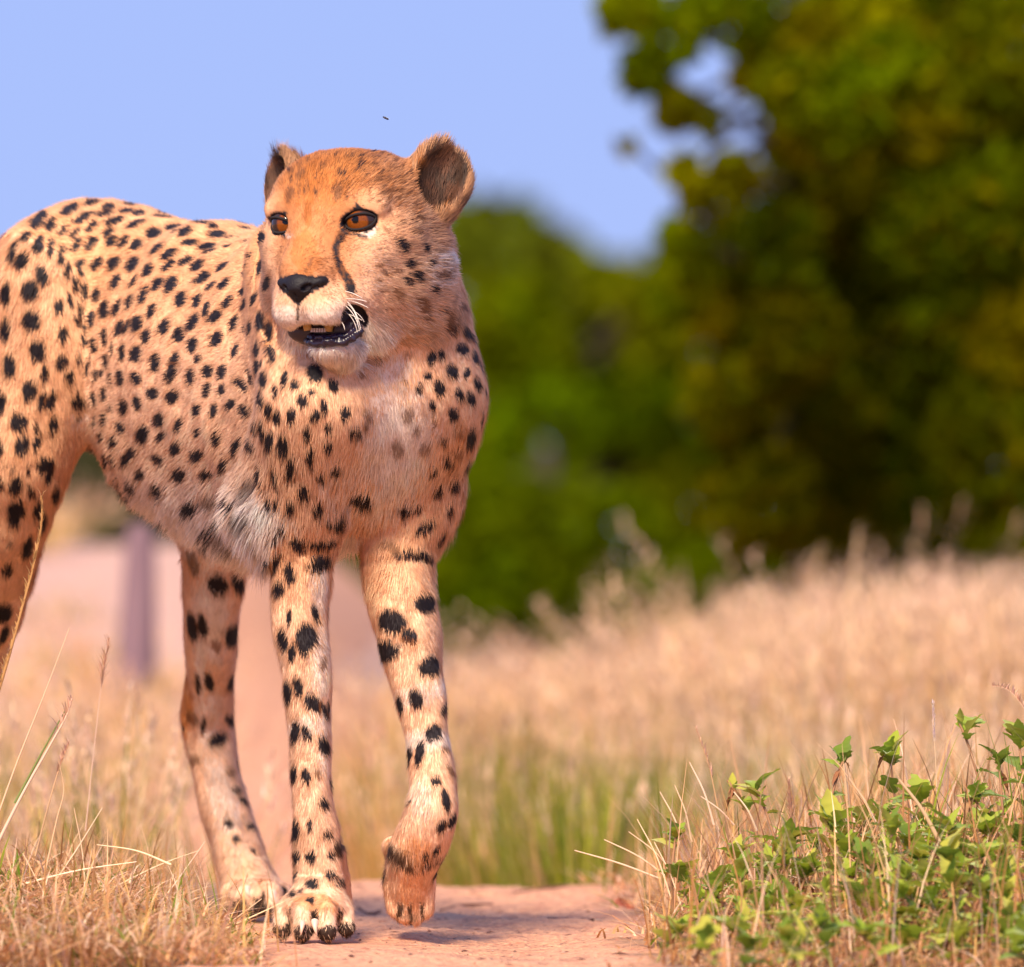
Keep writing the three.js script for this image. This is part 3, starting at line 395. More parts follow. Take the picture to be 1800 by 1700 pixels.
// which way the hair lies
function lie(x, y, z, n, tag) {
  const d = V(0, -1, 0);
  if (tag === HEAD) { d.set(x, y, z).sub(hp(0, -0.050, 0.06)); d.y += Math.max(0, -0.09 - (y - HO.y)) * -1.5; }
  else if (tag === EAR) d.set(0.25 * Math.sign(toHead(V(x, y, z)).x), 1, 0);
  else if (tag === TORSO) { const f = V(x, y, z).sub(CH).dot(BF); d.copy(BF).multiplyScalar(-smooth(0.10, -0.08, f)); d.y = -0.35 - smooth(-0.02, 0.1, f) - 0.5 * smooth(0.6, 0.45, y); }
  else if (tag === NECK) { d.copy(BF).multiplyScalar(-0.5); d.y = -0.9; }
  if (tag === HEAD) d.normalize(); const w = 26, w2 = 95, am = tag === HEAD ? 0.45 : 0.6; d.x += (noise(x * w2, y * w2, z * w2) - 0.5) * 0.6 * am; d.y += (noise(x * w2 + 5, y * w2, z * w2) - 0.5) * 0.45 * am; d.z += (noise(x * w2, y * w2 + 5, z * w2) - 0.5) * 0.6 * am; d.x += (noise(x * w, y * w, z * w) - 0.5) * 0.55; d.y += (noise(x * w + 9, y * w, z * w) - 0.5) * 0.4; d.z += (noise(x * w, y * w + 7, z * w) - 0.5) * 0.55;
  if (d.lengthSq() < 1e-8) d.set(0, -1, 0); d.normalize();
  d.addScaledVector(n, -d.dot(n)); if (d.lengthSq() < 1e-4) d.set(0, -1, 0.3); return d.normalize();
}
const eyeAxis = [-1, 1].map((m) => eyeC(m));
const mouthC = hp(0.01, -0.113, 0.022), noseC = hp(0, -0.070, 0.052);
const bare = (x, y, z, tag) => {                                        // no hair on the lids' rims, the nose and inside the mouth
  if (tag !== HEAD) return false;
  for (const p of cuts) if (p.tag === HEAD && primD(p, x, y, z) < 0.0016) return true;
  for (const p of nosePrims) if (!p.cut && primD(p, x, y, z) < 0.0012) return true;
  return false;
};
// the leather of the nose, on a field of its own
const kept = prims.length;
egg(hp(0, -0.0655, 0.0500), HS, HU, HF, 0.0220, 0.0115, 0.0110, 0.004, HEAD);
for (const m of [-1, 1]) egg(hp(m * 0.0205, -0.0630, 0.0440), HS.clone().addScaledVector(HU, m * 0.25).normalize(), HU.clone().addScaledVector(HS, -m * 0.25).normalize(), HF, 0.0080, 0.0058, 0.009, 0.005, HEAD);
cone(hp(0, -0.069, 0.0500), hp(0, -0.0870, 0.0480), 0.0150, 0.0040, 0.006, HEAD);
for (const m of [-1, 1]) { egg(hp(m * 0.0125, -0.0685, 0.0600), HS.clone().addScaledVector(HU, m * 0.5).normalize(), HU.clone().addScaledVector(HS, -m * 0.5).normalize(), HF, 0.0062, 0.0030, 0.006, 0.002, HEAD, 1); egg(hp(m * 0.0185, -0.0695, 0.0555), HS.clone().addScaledVector(HU, m * 0.7).normalize(), HU.clone().addScaledVector(HS, -m * 0.7).normalize(), HF, 0.0055, 0.0016, 0.006, 0.0015, HEAD, 1); }
cone(hp(0, -0.066, 0.0625), hp(0, -0.092, 0.0560), 0.0009, 0.0006, 0.0015, HEAD); prims[prims.length - 1].cut = 1;
const nosePrims = prims.splice(kept);

const cheetah = base('cheetah', V(-0.2, 0, -0.2), 'tawny black-spotted cheetah walking along the dirt path, head turned, mouth open', 'cheetah');
const put = (name, g, m) => { g.translate(0.2, 0, 0.2); return mesh(name, g, m, cheetah); };
{
  const col = new Float32Array(nV * 3);
  for (let i = 0; i < nV; i++) {
    const x = body.pos[i * 3], y = body.pos[i * 3 + 1], z = body.pos[i * 3 + 2];
    col.set(bare(x, y, z, bodyTag[i]) ? [0.022, 0.014, 0.018] : coat(x, y, z, bodyTag[i], 0.5), i * 3);
  }
  const g = new THREE.BufferGeometry(); g.setAttribute('position', new THREE.BufferAttribute(body.pos.slice(), 3)); g.setAttribute('normal', new THREE.BufferAttribute(bodyN, 3));
  g.setAttribute('color', new THREE.BufferAttribute(col, 3)); g.setIndex(new THREE.BufferAttribute(body.idx, 1));
  put('body', g, std({ vertexColors: true, roughness: 0.8 }));
}
{ // fur: a thin blade for each lock of hair
  const R = rng(5), N = FUR, P = new Float32Array(N * 15), NN = new Float32Array(N * 15), C = new Float32Array(N * 15), I = new Uint32Array(N * 9); let kv = 0, ki = 0;
  const nT = body.idx.length / 3, cum = new Float64Array(nT), pos = body.pos, a = V(), b = V(), c = V(), u = V(), w = V(); let sum = 0;
  for (let t = 0; t < nT; t++) {
    const i = body.idx[t * 3], j = body.idx[t * 3 + 1], k = body.idx[t * 3 + 2];
    a.fromArray(pos, i * 3); b.fromArray(pos, j * 3); c.fromArray(pos, k * 3); const area = u.subVectors(b, a).cross(w.subVectors(c, a)).length() / 2, tg = bodyTag[i];
    const d = !seen[i] ? 0.22 : tg === HEAD || tg === EAR ? 2.0 : tg === LEG ? 1.25 : 1; sum += area * d * (a.x < -0.62 ? 0.35 : 1); cum[t] = sum;
  }
  for (let s = 0; s < N; s++) {
    const at = R() * sum; let lo = 0, hi = nT - 1; while (lo < hi) { const m = (lo + hi) >> 1; if (cum[m] < at) lo = m + 1; else hi = m; }
    const ia = body.idx[lo * 3], ib = body.idx[lo * 3 + 1], ic = body.idx[lo * 3 + 2]; let r1 = R(), r2 = R(); if (r1 + r2 > 1) { r1 = 1 - r1; r2 = 1 - r2; } const r0 = 1 - r1 - r2;
    const x = pos[ia * 3] * r0 + pos[ib * 3] * r1 + pos[ic * 3] * r2, y = pos[ia * 3 + 1] * r0 + pos[ib * 3 + 1] * r1 + pos[ic * 3 + 1] * r2, z = pos[ia * 3 + 2] * r0 + pos[ib * 3 + 2] * r1 + pos[ic * 3 + 2] * r2;
    const n = V(bodyN[ia * 3] * r0 + bodyN[ib * 3] * r1 + bodyN[ic * 3] * r2, bodyN[ia * 3 + 1] * r0 + bodyN[ib * 3 + 1] * r1 + bodyN[ic * 3 + 1] * r2, bodyN[ia * 3 + 2] * r0 + bodyN[ib * 3 + 2] * r1 + bodyN[ic * 3 + 2] * r2).normalize();
    const tg = bodyTag[ia]; if (bare(x, y, z, tg)) continue;
    const q = V(x, y, z), luck = R(); let L = 0.012, up = 0.38, wid = 0.00042;
    if (tag2(tg)) {
      const h = toHead(q), far = h.distanceTo(V(0, -0.05, 0.05)); L = 0.0042 + 0.0075 * smooth(0.04, 0.15, far); wid = 0.00036; up = 0.30;
      if (tg === EAR) { L = 0.009; up = 0.35; if (h.z > -0.105 && Math.abs(h.x) < 0.10) { L = 0.016; up = 0.55; } }
      if (h.y < -0.10 && h.z < 0.0) { L = 0.016; up = 0.35; }
      if (far > 0.15 && Math.abs(h.x) > 0.07 && h.y < 0) L = 0.020;
      for (const e of eyeAxis) { const de = e.distanceTo(q); if (de < 0.034) { L = Math.min(L, 0.0028 + Math.max(0, de - 0.018) * 0.2); up = 0.2; } }
    } else if (tg === LEG) { L = y < 0.06 ? 0.007 : 0.0085; wid = 0.0004; if (y > 0.36) L = 0.012; }
    else { const f = q.clone().sub(CH).dot(BF); L = 0.0076 + 0.0115 * smooth(0.58, 0.44, y) + (f < 0 ? 0.017 * smooth(0.50, 0.42, y) : 0); if (tg === NECK) L = 0.016; up = 0.34 + 0.22 * smooth(0.56, 0.43, y); if (y < 0.5) up += 0.05; }
    const tuft = noise(x * 80, y * 80, z * 80); L *= (0.55 + 0.75 * R()) * (0.75 + 0.5 * tuft); up *= (0.55 + 0.8 * R()) * (0.75 + 0.5 * tuft);
    const l = lie(x, y, z, n, tg), side = V().crossVectors(l, n); l.addScaledVector(side, (R() - 0.5) * 0.5).normalize();
    const d = l.clone().addScaledVector(n, up).normalize(), wv = V().crossVectors(d, n).normalize().multiplyScalar(wid * (0.7 + 0.6 * R()));
    const col = coat(x, y, z, tg, luck), tone = tag2(tg) ? 0.66 + 0.5 * R() : 0.76 + 0.38 * R(); const cr = col[0] * tone, cg = col[1] * tone, cb = col[2] * tone;
    const nn = n.clone().multiplyScalar(0.9).addScaledVector(d, 0.25).addScaledVector(side, (R() - 0.5) * 0.35).normalize();
    const bx = x - n.x * 0.0006, by = y - n.y * 0.0006, bz = z - n.z * 0.0006, k0 = kv;
    const vert = (px, py, pz) => { const o = kv * 3; P[o] = px + 0.2; P[o + 1] = py; P[o + 2] = pz + 0.2; NN[o] = nn.x; NN[o + 1] = nn.y; NN[o + 2] = nn.z; C[o] = cr; C[o + 1] = cg; C[o + 2] = cb; kv++; };
    vert(bx - wv.x, by - wv.y, bz - wv.z); vert(bx + wv.x, by + wv.y, bz + wv.z);
    if (L < 0.0125) { vert(bx + d.x * L, by + d.y * L, bz + d.z * L); I.set([k0, k0 + 1, k0 + 2], ki); ki += 3; }
    else {
      const hx = bx + d.x * L * 0.5, hy = by + d.y * L * 0.5, hz = bz + d.z * L * 0.5, e = d.clone().addScaledVector(l, 0.7).addScaledVector(n, -0.1); e.y -= 0.12; e.normalize();
      vert(hx - wv.x * 0.8, hy - wv.y * 0.8, hz - wv.z * 0.8); vert(hx + wv.x * 0.8, hy + wv.y * 0.8, hz + wv.z * 0.8); vert(hx + e.x * L * 0.5, hy + e.y * L * 0.5, hz + e.z * L * 0.5);
      I.set([k0, k0 + 1, k0 + 2, k0 + 1, k0 + 3, k0 + 2, k0 + 2, k0 + 3, k0 + 4], ki); ki += 9;
    }
  }
  const g = new THREE.BufferGeometry(); g.setAttribute('position', new THREE.BufferAttribute(P.slice(0, kv * 3), 3)); g.setAttribute('normal', new THREE.BufferAttribute(NN.slice(0, kv * 3), 3)); g.setAttribute('color', new THREE.BufferAttribute(C.slice(0, kv * 3), 3)); g.setIndex(new THREE.BufferAttribute(I.slice(0, ki), 1));
  tag(mesh('fur', g, phys({ vertexColors: true, roughness: 0.65, specularIntensity: 0.55, side: THREE.DoubleSide }), cheetah), null, null, null, 'stuff');
  console.log('fur', kv, ki / 3);
}
function tag2(t) { return t === HEAD || t === EAR; }
// nose, eyes, mouth, whiskers, claws
{
  const m = surfaceNets(0.0009, nosePrims, noseC.clone().addScalar(-0.04), noseC.clone().addScalar(0.04));
  const g = new THREE.BufferGeometry(); g.setAttribute('position', new THREE.BufferAttribute(m.pos, 3)); g.setIndex(new THREE.BufferAttribute(m.idx, 1)); g.computeVertexNormals();
  for (let i = 0, p = g.attributes.position, n = g.attributes.normal; i < p.count; i++) { const k = (noise(p.getX(i) * 1100, p.getY(i) * 1100, p.getZ(i) * 1100) - 0.5) * 0.0005; p.setXYZ(i, p.getX(i) + n.getX(i) * k, p.getY(i) + n.getY(i) * k, p.getZ(i) + n.getZ(i) * k); }
  g.computeVertexNormals();
  put('nose', g, phys({ color: lin(0.009, 0.006, 0.009), roughness: 0.6, specularIntensity: 0.55 }));
}
for (const m of [-1, 1]) {
  const c = eyeC(m), gaze = at(m > 0 ? 626.5 : 505, m > 0 ? 391 : 393, c.z + 0.0172).sub(c).normalize(), g = new THREE.SphereGeometry(EYE_R, 96, 64), p = g.attributes.position, col = new Float32Array(p.count * 3), v = V();
  const pup = gaze.clone().addScaledVector(UP, 0.16).addScaledVector(V(1, 0, 0), -0.09).normalize();
  for (let i = 0; i < p.count; i++) {
    v.fromBufferAttribute(p, i).normalize(); const a = v.angleTo(gaze) * EYE_R, b = v.angleTo(pup) * EYE_R, f = fbm(v.x * 60, v.y * 60, v.z * 60, 2);
    let k = [0.03, 0.016, 0.014]; if (a < 0.0128) { k = mixC([0.25, 0.066, 0.006], [0.12, 0.027, 0.003], f); k = mixC(k, [0.07, 0.02, 0.01], smooth(0.0108, 0.0128, a)); } if (b < 0.0040) k = [0.004, 0.003, 0.003];
    col.set(k, i * 3);
  }
  g.setAttribute('color', new THREE.BufferAttribute(col, 3)); g.translate(c.x, c.y, c.z);
  const e = put('eye', g, phys({ vertexColors: true, roughness: 0.07, specularIntensity: 0.7 }));
  // lids: a dark rim round the opening
  const [X, Y, Z] = eyeFrame(m), ring = new THREE.CatmullRomCurve3(Array.from({ length: 40 }, (_, i) => { const t = (i / 40) * Math.PI * 2, s = Math.sin(t), q = X.clone().multiplyScalar(0.0162 * Math.cos(t)).addScaledVector(Y, s > 0 ? 0.0058 * s : 0.0098 * s); return eyeC(m).addScaledVector(q, 1).addScaledVector(Z, (s > 0 ? 0.0012 * s : 0) + Math.sqrt(Math.max(1e-6, EYE_R * EYE_R * 1.04 - Math.min(q.lengthSq(), EYE_R * EYE_R * 0.98)))); }), true);
  put('eyelid', new THREE.TubeGeometry(ring, 80, 0.0013, 8, true), std({ color: lin(0.012, 0.008, 0.010), roughness: 0.95 }));
}
{
  const lining = new THREE.SphereGeometry(1, 32, 24); lining.applyMatrix4(new THREE.Matrix4().makeBasis(HS.clone().multiplyScalar(0.042), HU.clone().multiplyScalar(0.018), HF.clone().multiplyScalar(0.012))); const lc = hp(0.002, -0.110, 0.004); lining.translate(lc.x, lc.y, lc.z);
  put('mouth_lining', lining, std({ color: lin(0.035, 0.014, 0.018), roughness: 0.35 }));
  const lipPts = [[-0.014, -0.119, 0.004], [-0.009, -0.1225, 0.016], [0.007, -0.1245, 0.0235], [0.023, -0.1240, 0.0210], [0.038, -0.1210, 0.013], [0.0475, -0.111, 0.006]];
  const lip = new THREE.CatmullRomCurve3(lipPts.map((q) => hp(...q)));
  const rough = (g, a) => { const p = g.attributes.position, n = g.attributes.normal; for (let i = 0; i < p.count; i++) { const k = (noise(p.getX(i) * 260, p.getY(i) * 260, p.getZ(i) * 260) - 0.45) * a; p.setXYZ(i, p.getX(i) + n.getX(i) * k, p.getY(i) + n.getY(i) * k, p.getZ(i) + n.getZ(i) * k); } g.computeVertexNormals(); return g; };
  put('lower_lip', rough(new THREE.TubeGeometry(lip, 90, 0.0043, 14), 0.004), std({ color: lin(0.020, 0.012, 0.026), roughness: 0.28 }));
  const lip2 = new THREE.CatmullRomCurve3(lipPts.map((q) => hp(q[0] * 0.93, q[1] + 0.0050, q[2] - 0.002)));
  put('gum', rough(new THREE.TubeGeometry(lip2, 90, 0.0036, 14), 0.004), std({ color: lin(0.03, 0.016, 0.035), roughness: 0.25 }));
  const tooth = (a, b, r0, r1, col) => { const d = V().subVectors(b, a), g = new THREE.CylinderGeometry(r1, r0, d.length(), 12, 4); g.applyQuaternion(new THREE.Quaternion().setFromUnitVectors(UP, d.clone().normalize())); const mid = a.clone().addScaledVector(d, 0.5); g.translate(mid.x, mid.y, mid.z); put('tooth', g, std({ color: lin(...col), roughness: 0.35 })); };
  tooth(at(538, 562, HO.z + 0.026), at(541, 581, HO.z + 0.026), 0.0052, 0.0038, [0.55, 0.26, 0.045]);
  tooth(at(579, 562, HO.z + 0.024), at(577, 583, HO.z + 0.024), 0.0056, 0.0042, [0.55, 0.26, 0.045]);
  for (let i = 0; i < 6; i++) tooth(at(548 + i * 4.6, 584, HO.z + 0.026), at(548 + i * 4.6, 577, HO.z + 0.026), 0.0013, 0.0012, [0.62, 0.46, 0.36]);
  const R = rng(31), wm = std({ color: lin(0.8, 0.7, 0.62), roughness: 0.4 });
  const W0 = [[607, 512, 636, 524], [609, 525, 644, 530], [612, 528, 647, 541], [611, 531, 634, 580], [608, 538, 632, 582], [610, 543, 640, 566], [606, 547, 628, 584], [612, 535, 630, 575], [606, 551, 636, 563], [600, 566, 606, 580]];
  for (const [x0, y0, x1, y1] of W0) {
    const a = hit(x0, y0), z1 = a.z + 0.014, b = at(x1, y1, z1), mid = a.clone().lerp(b, 0.5); mid.x += size(7, 0) * (y1 - y0 > 20 ? 1 : 0.3); mid.y += size(y1 - y0 > 20 ? 6 : 2, 0); mid.z += 0.012;
    const cv = new THREE.QuadraticBezierCurve3(a, mid, b), g = new THREE.TubeGeometry(cv, 16, 0.00038, 5); put('whisker', g, wm);
  }
  const horn = std({ color: lin(0.72, 0.5, 0.38), roughness: 0.4 });
  for (const [x0, y0, x1, y1, z, r] of [[531, 1622, 529, 1643, 0.102, 6], [553, 1620, 557, 1644, 0.104, 7], [478, 1570, 489, 1593, -0.495, 9], [434, 1562, 440, 1578, -0.498, 7]]) {
    const cv = new THREE.QuadraticBezierCurve3(at(x0, y0, z - 0.004), at(x0, (y0 + y1) / 2, z + 0.006), at(x1, y1, z + 0.002)), g = new THREE.TubeGeometry(cv, 10, 1, 8), p = g.attributes.position, v = V();
    for (let i = 0; i <= 10; i++) { const c = cv.getPointAt(i / 10), rr = size(r, z) * (1 - 0.85 * (i / 10)); for (let j = 0; j <= 8; j++) { const k = i * 9 + j; v.fromBufferAttribute(p, k).sub(c).multiplyScalar(rr).add(c); p.setXYZ(k, v.x, v.y, v.z); } }
    g.computeVertexNormals(); put('claw', g, horn);
  }
}
// ---------------------------------------------------------------- the ground
const pathMid = (z) => -0.085 - 0.33 * smooth(-1.2, -5, z) - 0.15 * smooth(-7, -14, z), pathHalf = (z) => 0.225 - 0.06 * smooth(-1.8, -5, z);
const clear = (p, k = 1) => Math.abs(p.x - pathMid(p.z)) < pathHalf(p.z) * k;
function groundY(x, z) {
  const crest = -1.75 + 0.35 * (fbm(x * 4.5, 0.5, 7.7, 3) - 0.5) * 2;
  let h = -0.12 * smooth(crest, crest - 1.2, z) * (1 - smooth(-3.2, -6.0, z));
  const edge = (fbm(x * 7, z * 5, 3.3, 3) - 0.5) * 0.10;
  h += (0.075 * smooth(0.11, 0.46, x + edge) * smooth(-3.6, -1.2, z) + 0.025 * smooth(-0.28, -0.55, x + edge) * smooth(-2.6, -1.0, z)) * smooth(0.75, 0.15, z);
  h += 0.47 * smooth(-6.5, -15, z) * smooth(-0.10, -0.75, x) + 0.12 * smooth(-6, -20, z) * smooth(-0.1, 0.3, x);
  const near = smooth(-6, -2, z);
  h += near * ((fbm(x * 7, z * 6, 1.7, 3) - 0.5) * 0.034 + (fbm(x * 45, z * 45, 8.1, 2) - 0.5) * 0.0055) + (1 - near) * (fbm(x * 2, z * 2, 5.5, 3) - 0.5) * 0.05;
  const paw = Math.min(Math.hypot((x + 0.205) / 0.07, (z - 0.04) / 0.08), Math.hypot((x + 0.285) / 0.07, (z + 0.56) / 0.08), Math.hypot((x + 0.58) / 0.08, (z + 0.54) / 0.09));
  return mix(h, 0.0, smooth(1.8, 0.8, paw));
}
const onPath = (x, z) => { const e = (fbm(x * 10, z * 10, 12.2, 3) - 0.5) * 0.16; return smooth(1.12, 0.88, (Math.abs(x - pathMid(z)) + e) / pathHalf(z)); };
{
  const axis = (lo, hi, step, far, grow) => { const a = [], l = [], r = []; for (let v = lo; v <= hi + 1e-9; v += step) a.push(v); let s = step, v = hi; while (v < far) { s *= grow; v += s; r.push(v); } s = step; v = lo; while (v > -far) { s *= grow; v -= s; l.unshift(v); } return [...l, ...a, ...r]; };
  const xs = axis(-0.66, 0.62, 0.007, 900, 1.16), zs = axis(-2.4, 0.95, 0.009, 900, 1.16), nx = xs.length, nz = zs.length;
  const P = new Float32Array(nx * nz * 3), C = new Float32Array(nx * nz * 3), U = new Float32Array(nx * nz * 2), I = [];
  for (let j = 0; j < nz; j++) for (let i = 0; i < nx; i++) {
    const x = xs[i], z = zs[j], k = j * nx + i, n1 = fbm(x * 5, z * 5, 4.4, 4), n2 = fbm(x * 60, z * 60, 2.2, 2);
    P.set([x, z > -60 && Math.abs(x) < 30 ? groundY(x, z) : groundY(clamp(x, -30, 30), Math.max(z, -60)), z], k * 3); U.set([x, z], k * 2);
    const t = onPath(x, z), far = smooth(-5, -9, z) * smooth(-0.05, -0.4, x);
    let c = mixC([0.36, 0.20, 0.105], [0.50, 0.29, 0.16], n1); c = mixC(c, [0.82, 0.52, 0.40], far * (0.55 + 0.45 * n1));
    let p = mixC([0.76, 0.37, 0.19], [0.88, 0.47, 0.27], n1); if (n2 > 0.66) p = mixC(p, [0.48, 0.20, 0.12], 0.5); 
    c = mixC(c, p, t); C.set(c, k * 3);
  }
  for (let j = 0; j < nz - 1; j++) for (let i = 0; i < nx - 1; i++) { const a = j * nx + i, b = a + 1, c = a + nx, d = c + 1; I.push(a, c, b, b, c, d); }
  const g = new THREE.BufferGeometry(); g.setAttribute('position', new THREE.BufferAttribute(P, 3)); g.setAttribute('color', new THREE.BufferAttribute(C, 3)); g.setAttribute('uv', new THREE.BufferAttribute(U, 2)); g.setIndex(I); g.computeVertexNormals();
  const n = 512, t = new Uint8Array(n * n * 4), cm = new Uint8Array(n * n * 4), per = (x, y, f) => { const w = n / f; return [x / w, y / w]; };
  for (let y = 0; y < n; y++) for (let x = 0; x < n; x++) {
    // a tiling grain: noise blended with itself across the border
    const at2 = (f, s) => { const a = x / n, b = y / n, m = (u, v) => fbm(u * f, v * f, s, 3); return (m(a, b) * (1 - a) + m(a - 1, b) * a) * (1 - b) + (m(a, b - 1) * (1 - a) + m(a - 1, b - 1) * a) * b; };
    const g1 = at2(40, 1.5), g2 = at2(110, 7.5), v = clamp(0.5 + (g1 - 0.5) * 1.2 + (g2 - 0.5) * 1.3) * 255, c = clamp(0.86 + (g2 - 0.5) * 0.55 + (g1 - 0.5) * 0.25) * 255;
    t.set([v, v, v, 255], (y * n + x) * 4); cm.set([c, c * (0.97 + 0.06 * (g1 - 0.5)), c * 0.98, 255], (y * n + x) * 4);
  }
  const tex = (d, srgb) => { const x = new THREE.DataTexture(d, n, n); x.wrapS = x.wrapT = THREE.RepeatWrapping; x.magFilter = THREE.LinearFilter; x.repeat.set(2.6, 2.6); if (srgb) x.colorSpace = THREE.SRGBColorSpace; x.needsUpdate = true; return x; };
  tag(mesh('ground', g, std({ vertexColors: true, roughness: 0.95, map: tex(cm, true), bumpMap: tex(t), bumpScale: 0.004 })), 'pinkish red dirt path and dry soil between the grassy banks', 'ground', null, 'structure');
}

// ---------------------------------------------------------------- blades, leaves
const STRAW = [[0.80, 0.47, 0.25], [0.68, 0.35, 0.16], [0.90, 0.64, 0.42], [0.42, 0.19, 0.07], [0.70, 0.42, 0.16]], BLADEGREEN = [[0.15, 0.22, 0.015], [0.24, 0.27, 0.025], [0.11, 0.17, 0.012]];
// a curved, tapering ribbon: root, height along up, lean (horizontal vector), droop
function blade(s, x, y, z, h, lx, lz, droop, w, c, seg = 4) {
  const l = Math.hypot(lx, lz) || 1e-6, sx = -lz / l, sz = lx / l; let px = x, py = y, pz = z, prev = -1; const step = h / seg;
  for (let i = 0; i <= seg; i++) {
    const t = i / seg, ww = w * (1 - t * t) + 0.00012, dy = 1 - droop * t * 1.6, dx = lx * (0.35 + t * 1.3), dz = lz * (0.35 + t * 1.3), m = Math.hypot(dx, dy, dz) || 1;
    let nx = (sz * dy) / m, ny = (dx * sz - dz * sx) / -m, nz = (-sx * dy) / m; const a = s.v(px - sx * ww, py, pz - sz * ww, nx - sx * 0.35, ny, nz - sz * 0.35, c), b = s.v(px + sx * ww, py, pz + sz * ww, nx + sx * 0.35, ny, nz + sz * 0.35, c);
    if (i) { s.tri(prev, a, prev + 1); s.tri(prev + 1, a, b); } prev = a;
    px += (dx / m) * step; py += (dy / m) * step; pz += (dz / m) * step;
  }
}
const jit = (c, R, a = 0.25) => { const k = 1 - a / 2 + a * R(), j = 0.95 + 0.1 * R(); return [c[0] * k, c[1] * k * j, c[2] * k * (0.9 + 0.2 * R())]; };
const grassMat = phys({ vertexColors: true, roughness: 1, side: THREE.DoubleSide, transmission: 0.4, thickness: 0, specularIntensity: 0.15 });
function thatch(name, label, seed, n, xr, zr, inside, tall, upright) {
  const R = rng(seed), s = new Soup();
  for (let k = 0; k < n; k++) {
    const x = mix(xr[0], xr[1], R()), z = mix(zr[0], zr[1], R()), d = inside(x, z); if (R() > d) continue; const low = label.includes('under the leafy') ? 1 - 0.45 * smooth(0.0, 0.4, z) : 1;
    const y = groundY(x, z), a = R() * 6.283, flat = upright ? 0.9 + 0.1 * R() : R(), c = R() < 0.09 ? jit(BLADEGREEN[Math.floor(R() * 3)], R) : jit(STRAW[Math.floor(R() * 5)], R, 0.5);
    const hh = flat < 0.86 ? 0.03 + 0.07 * R() : tall * (0.4 + 0.7 * R()), lean = flat < 0.86 ? 2.5 + 6 * R() : 0.2 + 0.7 * R();
    blade(s, x, y + low * (flat < 0.86 ? 0.004 + 0.03 * R() * d : 0), z, hh * low, Math.cos(a) * lean, Math.sin(a) * lean, flat < 0.86 ? 0.3 + 0.75 * R() : 0.25 * R(), flat < 0.86 ? 0.0007 + 0.0011 * R() : 0.0006 + 0.0007 * R(), c);
  }
  tag(mesh(name, s.build(), grassMat), label, 'grass', null, 'stuff');
}
thatch('dry_grass', 'matted pale straw along the left edge of the path', 11, 21000, [-0.68, -0.14], [-1.9, 0.80], (x, z) => { const b = -0.268 + (z < 0 ? 0.11 * z : 0.045 * z); return smooth(b + 0.03, b - 0.09, x + (fbm(x * 12, z * 12, 6, 2) - 0.5) * 0.12) * (z < -0.7 ? 0.5 : 1); }, 0.10);
thatch('dry_grass', 'thin upright straw standing between the leafy weeds of the right bank', 13, 5200, [0.10, 0.66], [-0.9, 0.8], (x, z) => 0.15 * smooth(0.12, 0.2, x), 0.17, 1);
thatch('dry_grass', 'matted pale straw under the leafy weeds on the right bank', 12, 21000, [0.08, 0.66], [-1.8, 0.85], (x, z) => smooth(0.11, 0.22, x + (fbm(x * 12, z * 12, 2, 2) - 0.5) * 0.13) * (z < -0.7 ? 0.6 : 0.9), 0.12);

// tall tufts behind the crest, out of focus
function tuftGeometry(seed, n, h, straw, green, heads) {
  const R = rng(seed), s = new Soup();
  for (let k = 0; k < n; k++) {
    const a = R() * 6.283, r = Math.sqrt(R()) * 0.07, l = 0.12 + 0.75 * R() * R(), x = Math.cos(a) * r, z = Math.sin(a) * r, c = R() < green ? jit(BLADEGREEN[Math.floor(R() * 3)], R) : jit(straw[Math.floor(R() * straw.length)], R, 0.4), hh = h * (0.45 + 0.6 * R());
    blade(s, x, -0.01, z, hh, Math.cos(a) * l, Math.sin(a) * l, 0.55 * R(), 0.0015, c, 5);
    if (R() < heads) for (let i = 0; i < 9; i++) { const t = 0.72 + 0.035 * i, q = R() * 6.283; blade(s, x + Math.cos(a) * l * hh * t * 0.8, hh * t * 0.95, z + Math.sin(a) * l * hh * t * 0.8, 0.016 + 0.012 * R(), Math.cos(q) * 1.2, Math.sin(q) * 1.2, 0.2, 0.0016, jit([0.88, 0.60, 0.40], R, 0.3), 2); }
  }
  return s.build();
}
const PINKSTRAW = [[0.90, 0.57, 0.25], [0.80, 0.50, 0.17], [0.92, 0.67, 0.36], [0.62, 0.41, 0.09]];
function field2(name, label, geos, seed, n, place) {
  const R = rng(seed), lists = geos.map(() => []), m = new THREE.Matrix4(), q = new THREE.Quaternion();
  for (let k = 0; k < n; k++) { const p = place(R); if (!p) continue; const y = groundY(p.x, p.z); q.setFromAxisAngle(UP, R() * 6.283); lists[Math.floor(R() * geos.length)].push(m.compose(V(p.x, y, p.z), q, V(p.w || 1, p.s, p.w || 1)).clone()); }
  lists.forEach((l, i) => { if (!l.length) return; const o = new THREE.InstancedMesh(geos[i], grassMat, l.length); l.forEach((x, j) => { o.setMatrixAt(j, x); const t = 0.72 + 0.4 * R(), g = fbm(x.elements[12] * 2.2, x.elements[14] * 1.1, 9, 3); o.setColorAt(j, lin(t, t * mix(0.86, 1.08, g), t * mix(0.7, 1.15, g))); }); o.name = numbered(name); o.castShadow = o.receiveShadow = true; tag(o, label, 'grass', null, 'stuff'); scene.add(o); });
}
const wide = (R, d0, d1, p0, p1) => { const d = mix(d0, d1, R()), px = mix(p0, p1, R()); return { x: ((px - 900) / 17000) * d, z: 10 - d, px, d }; };
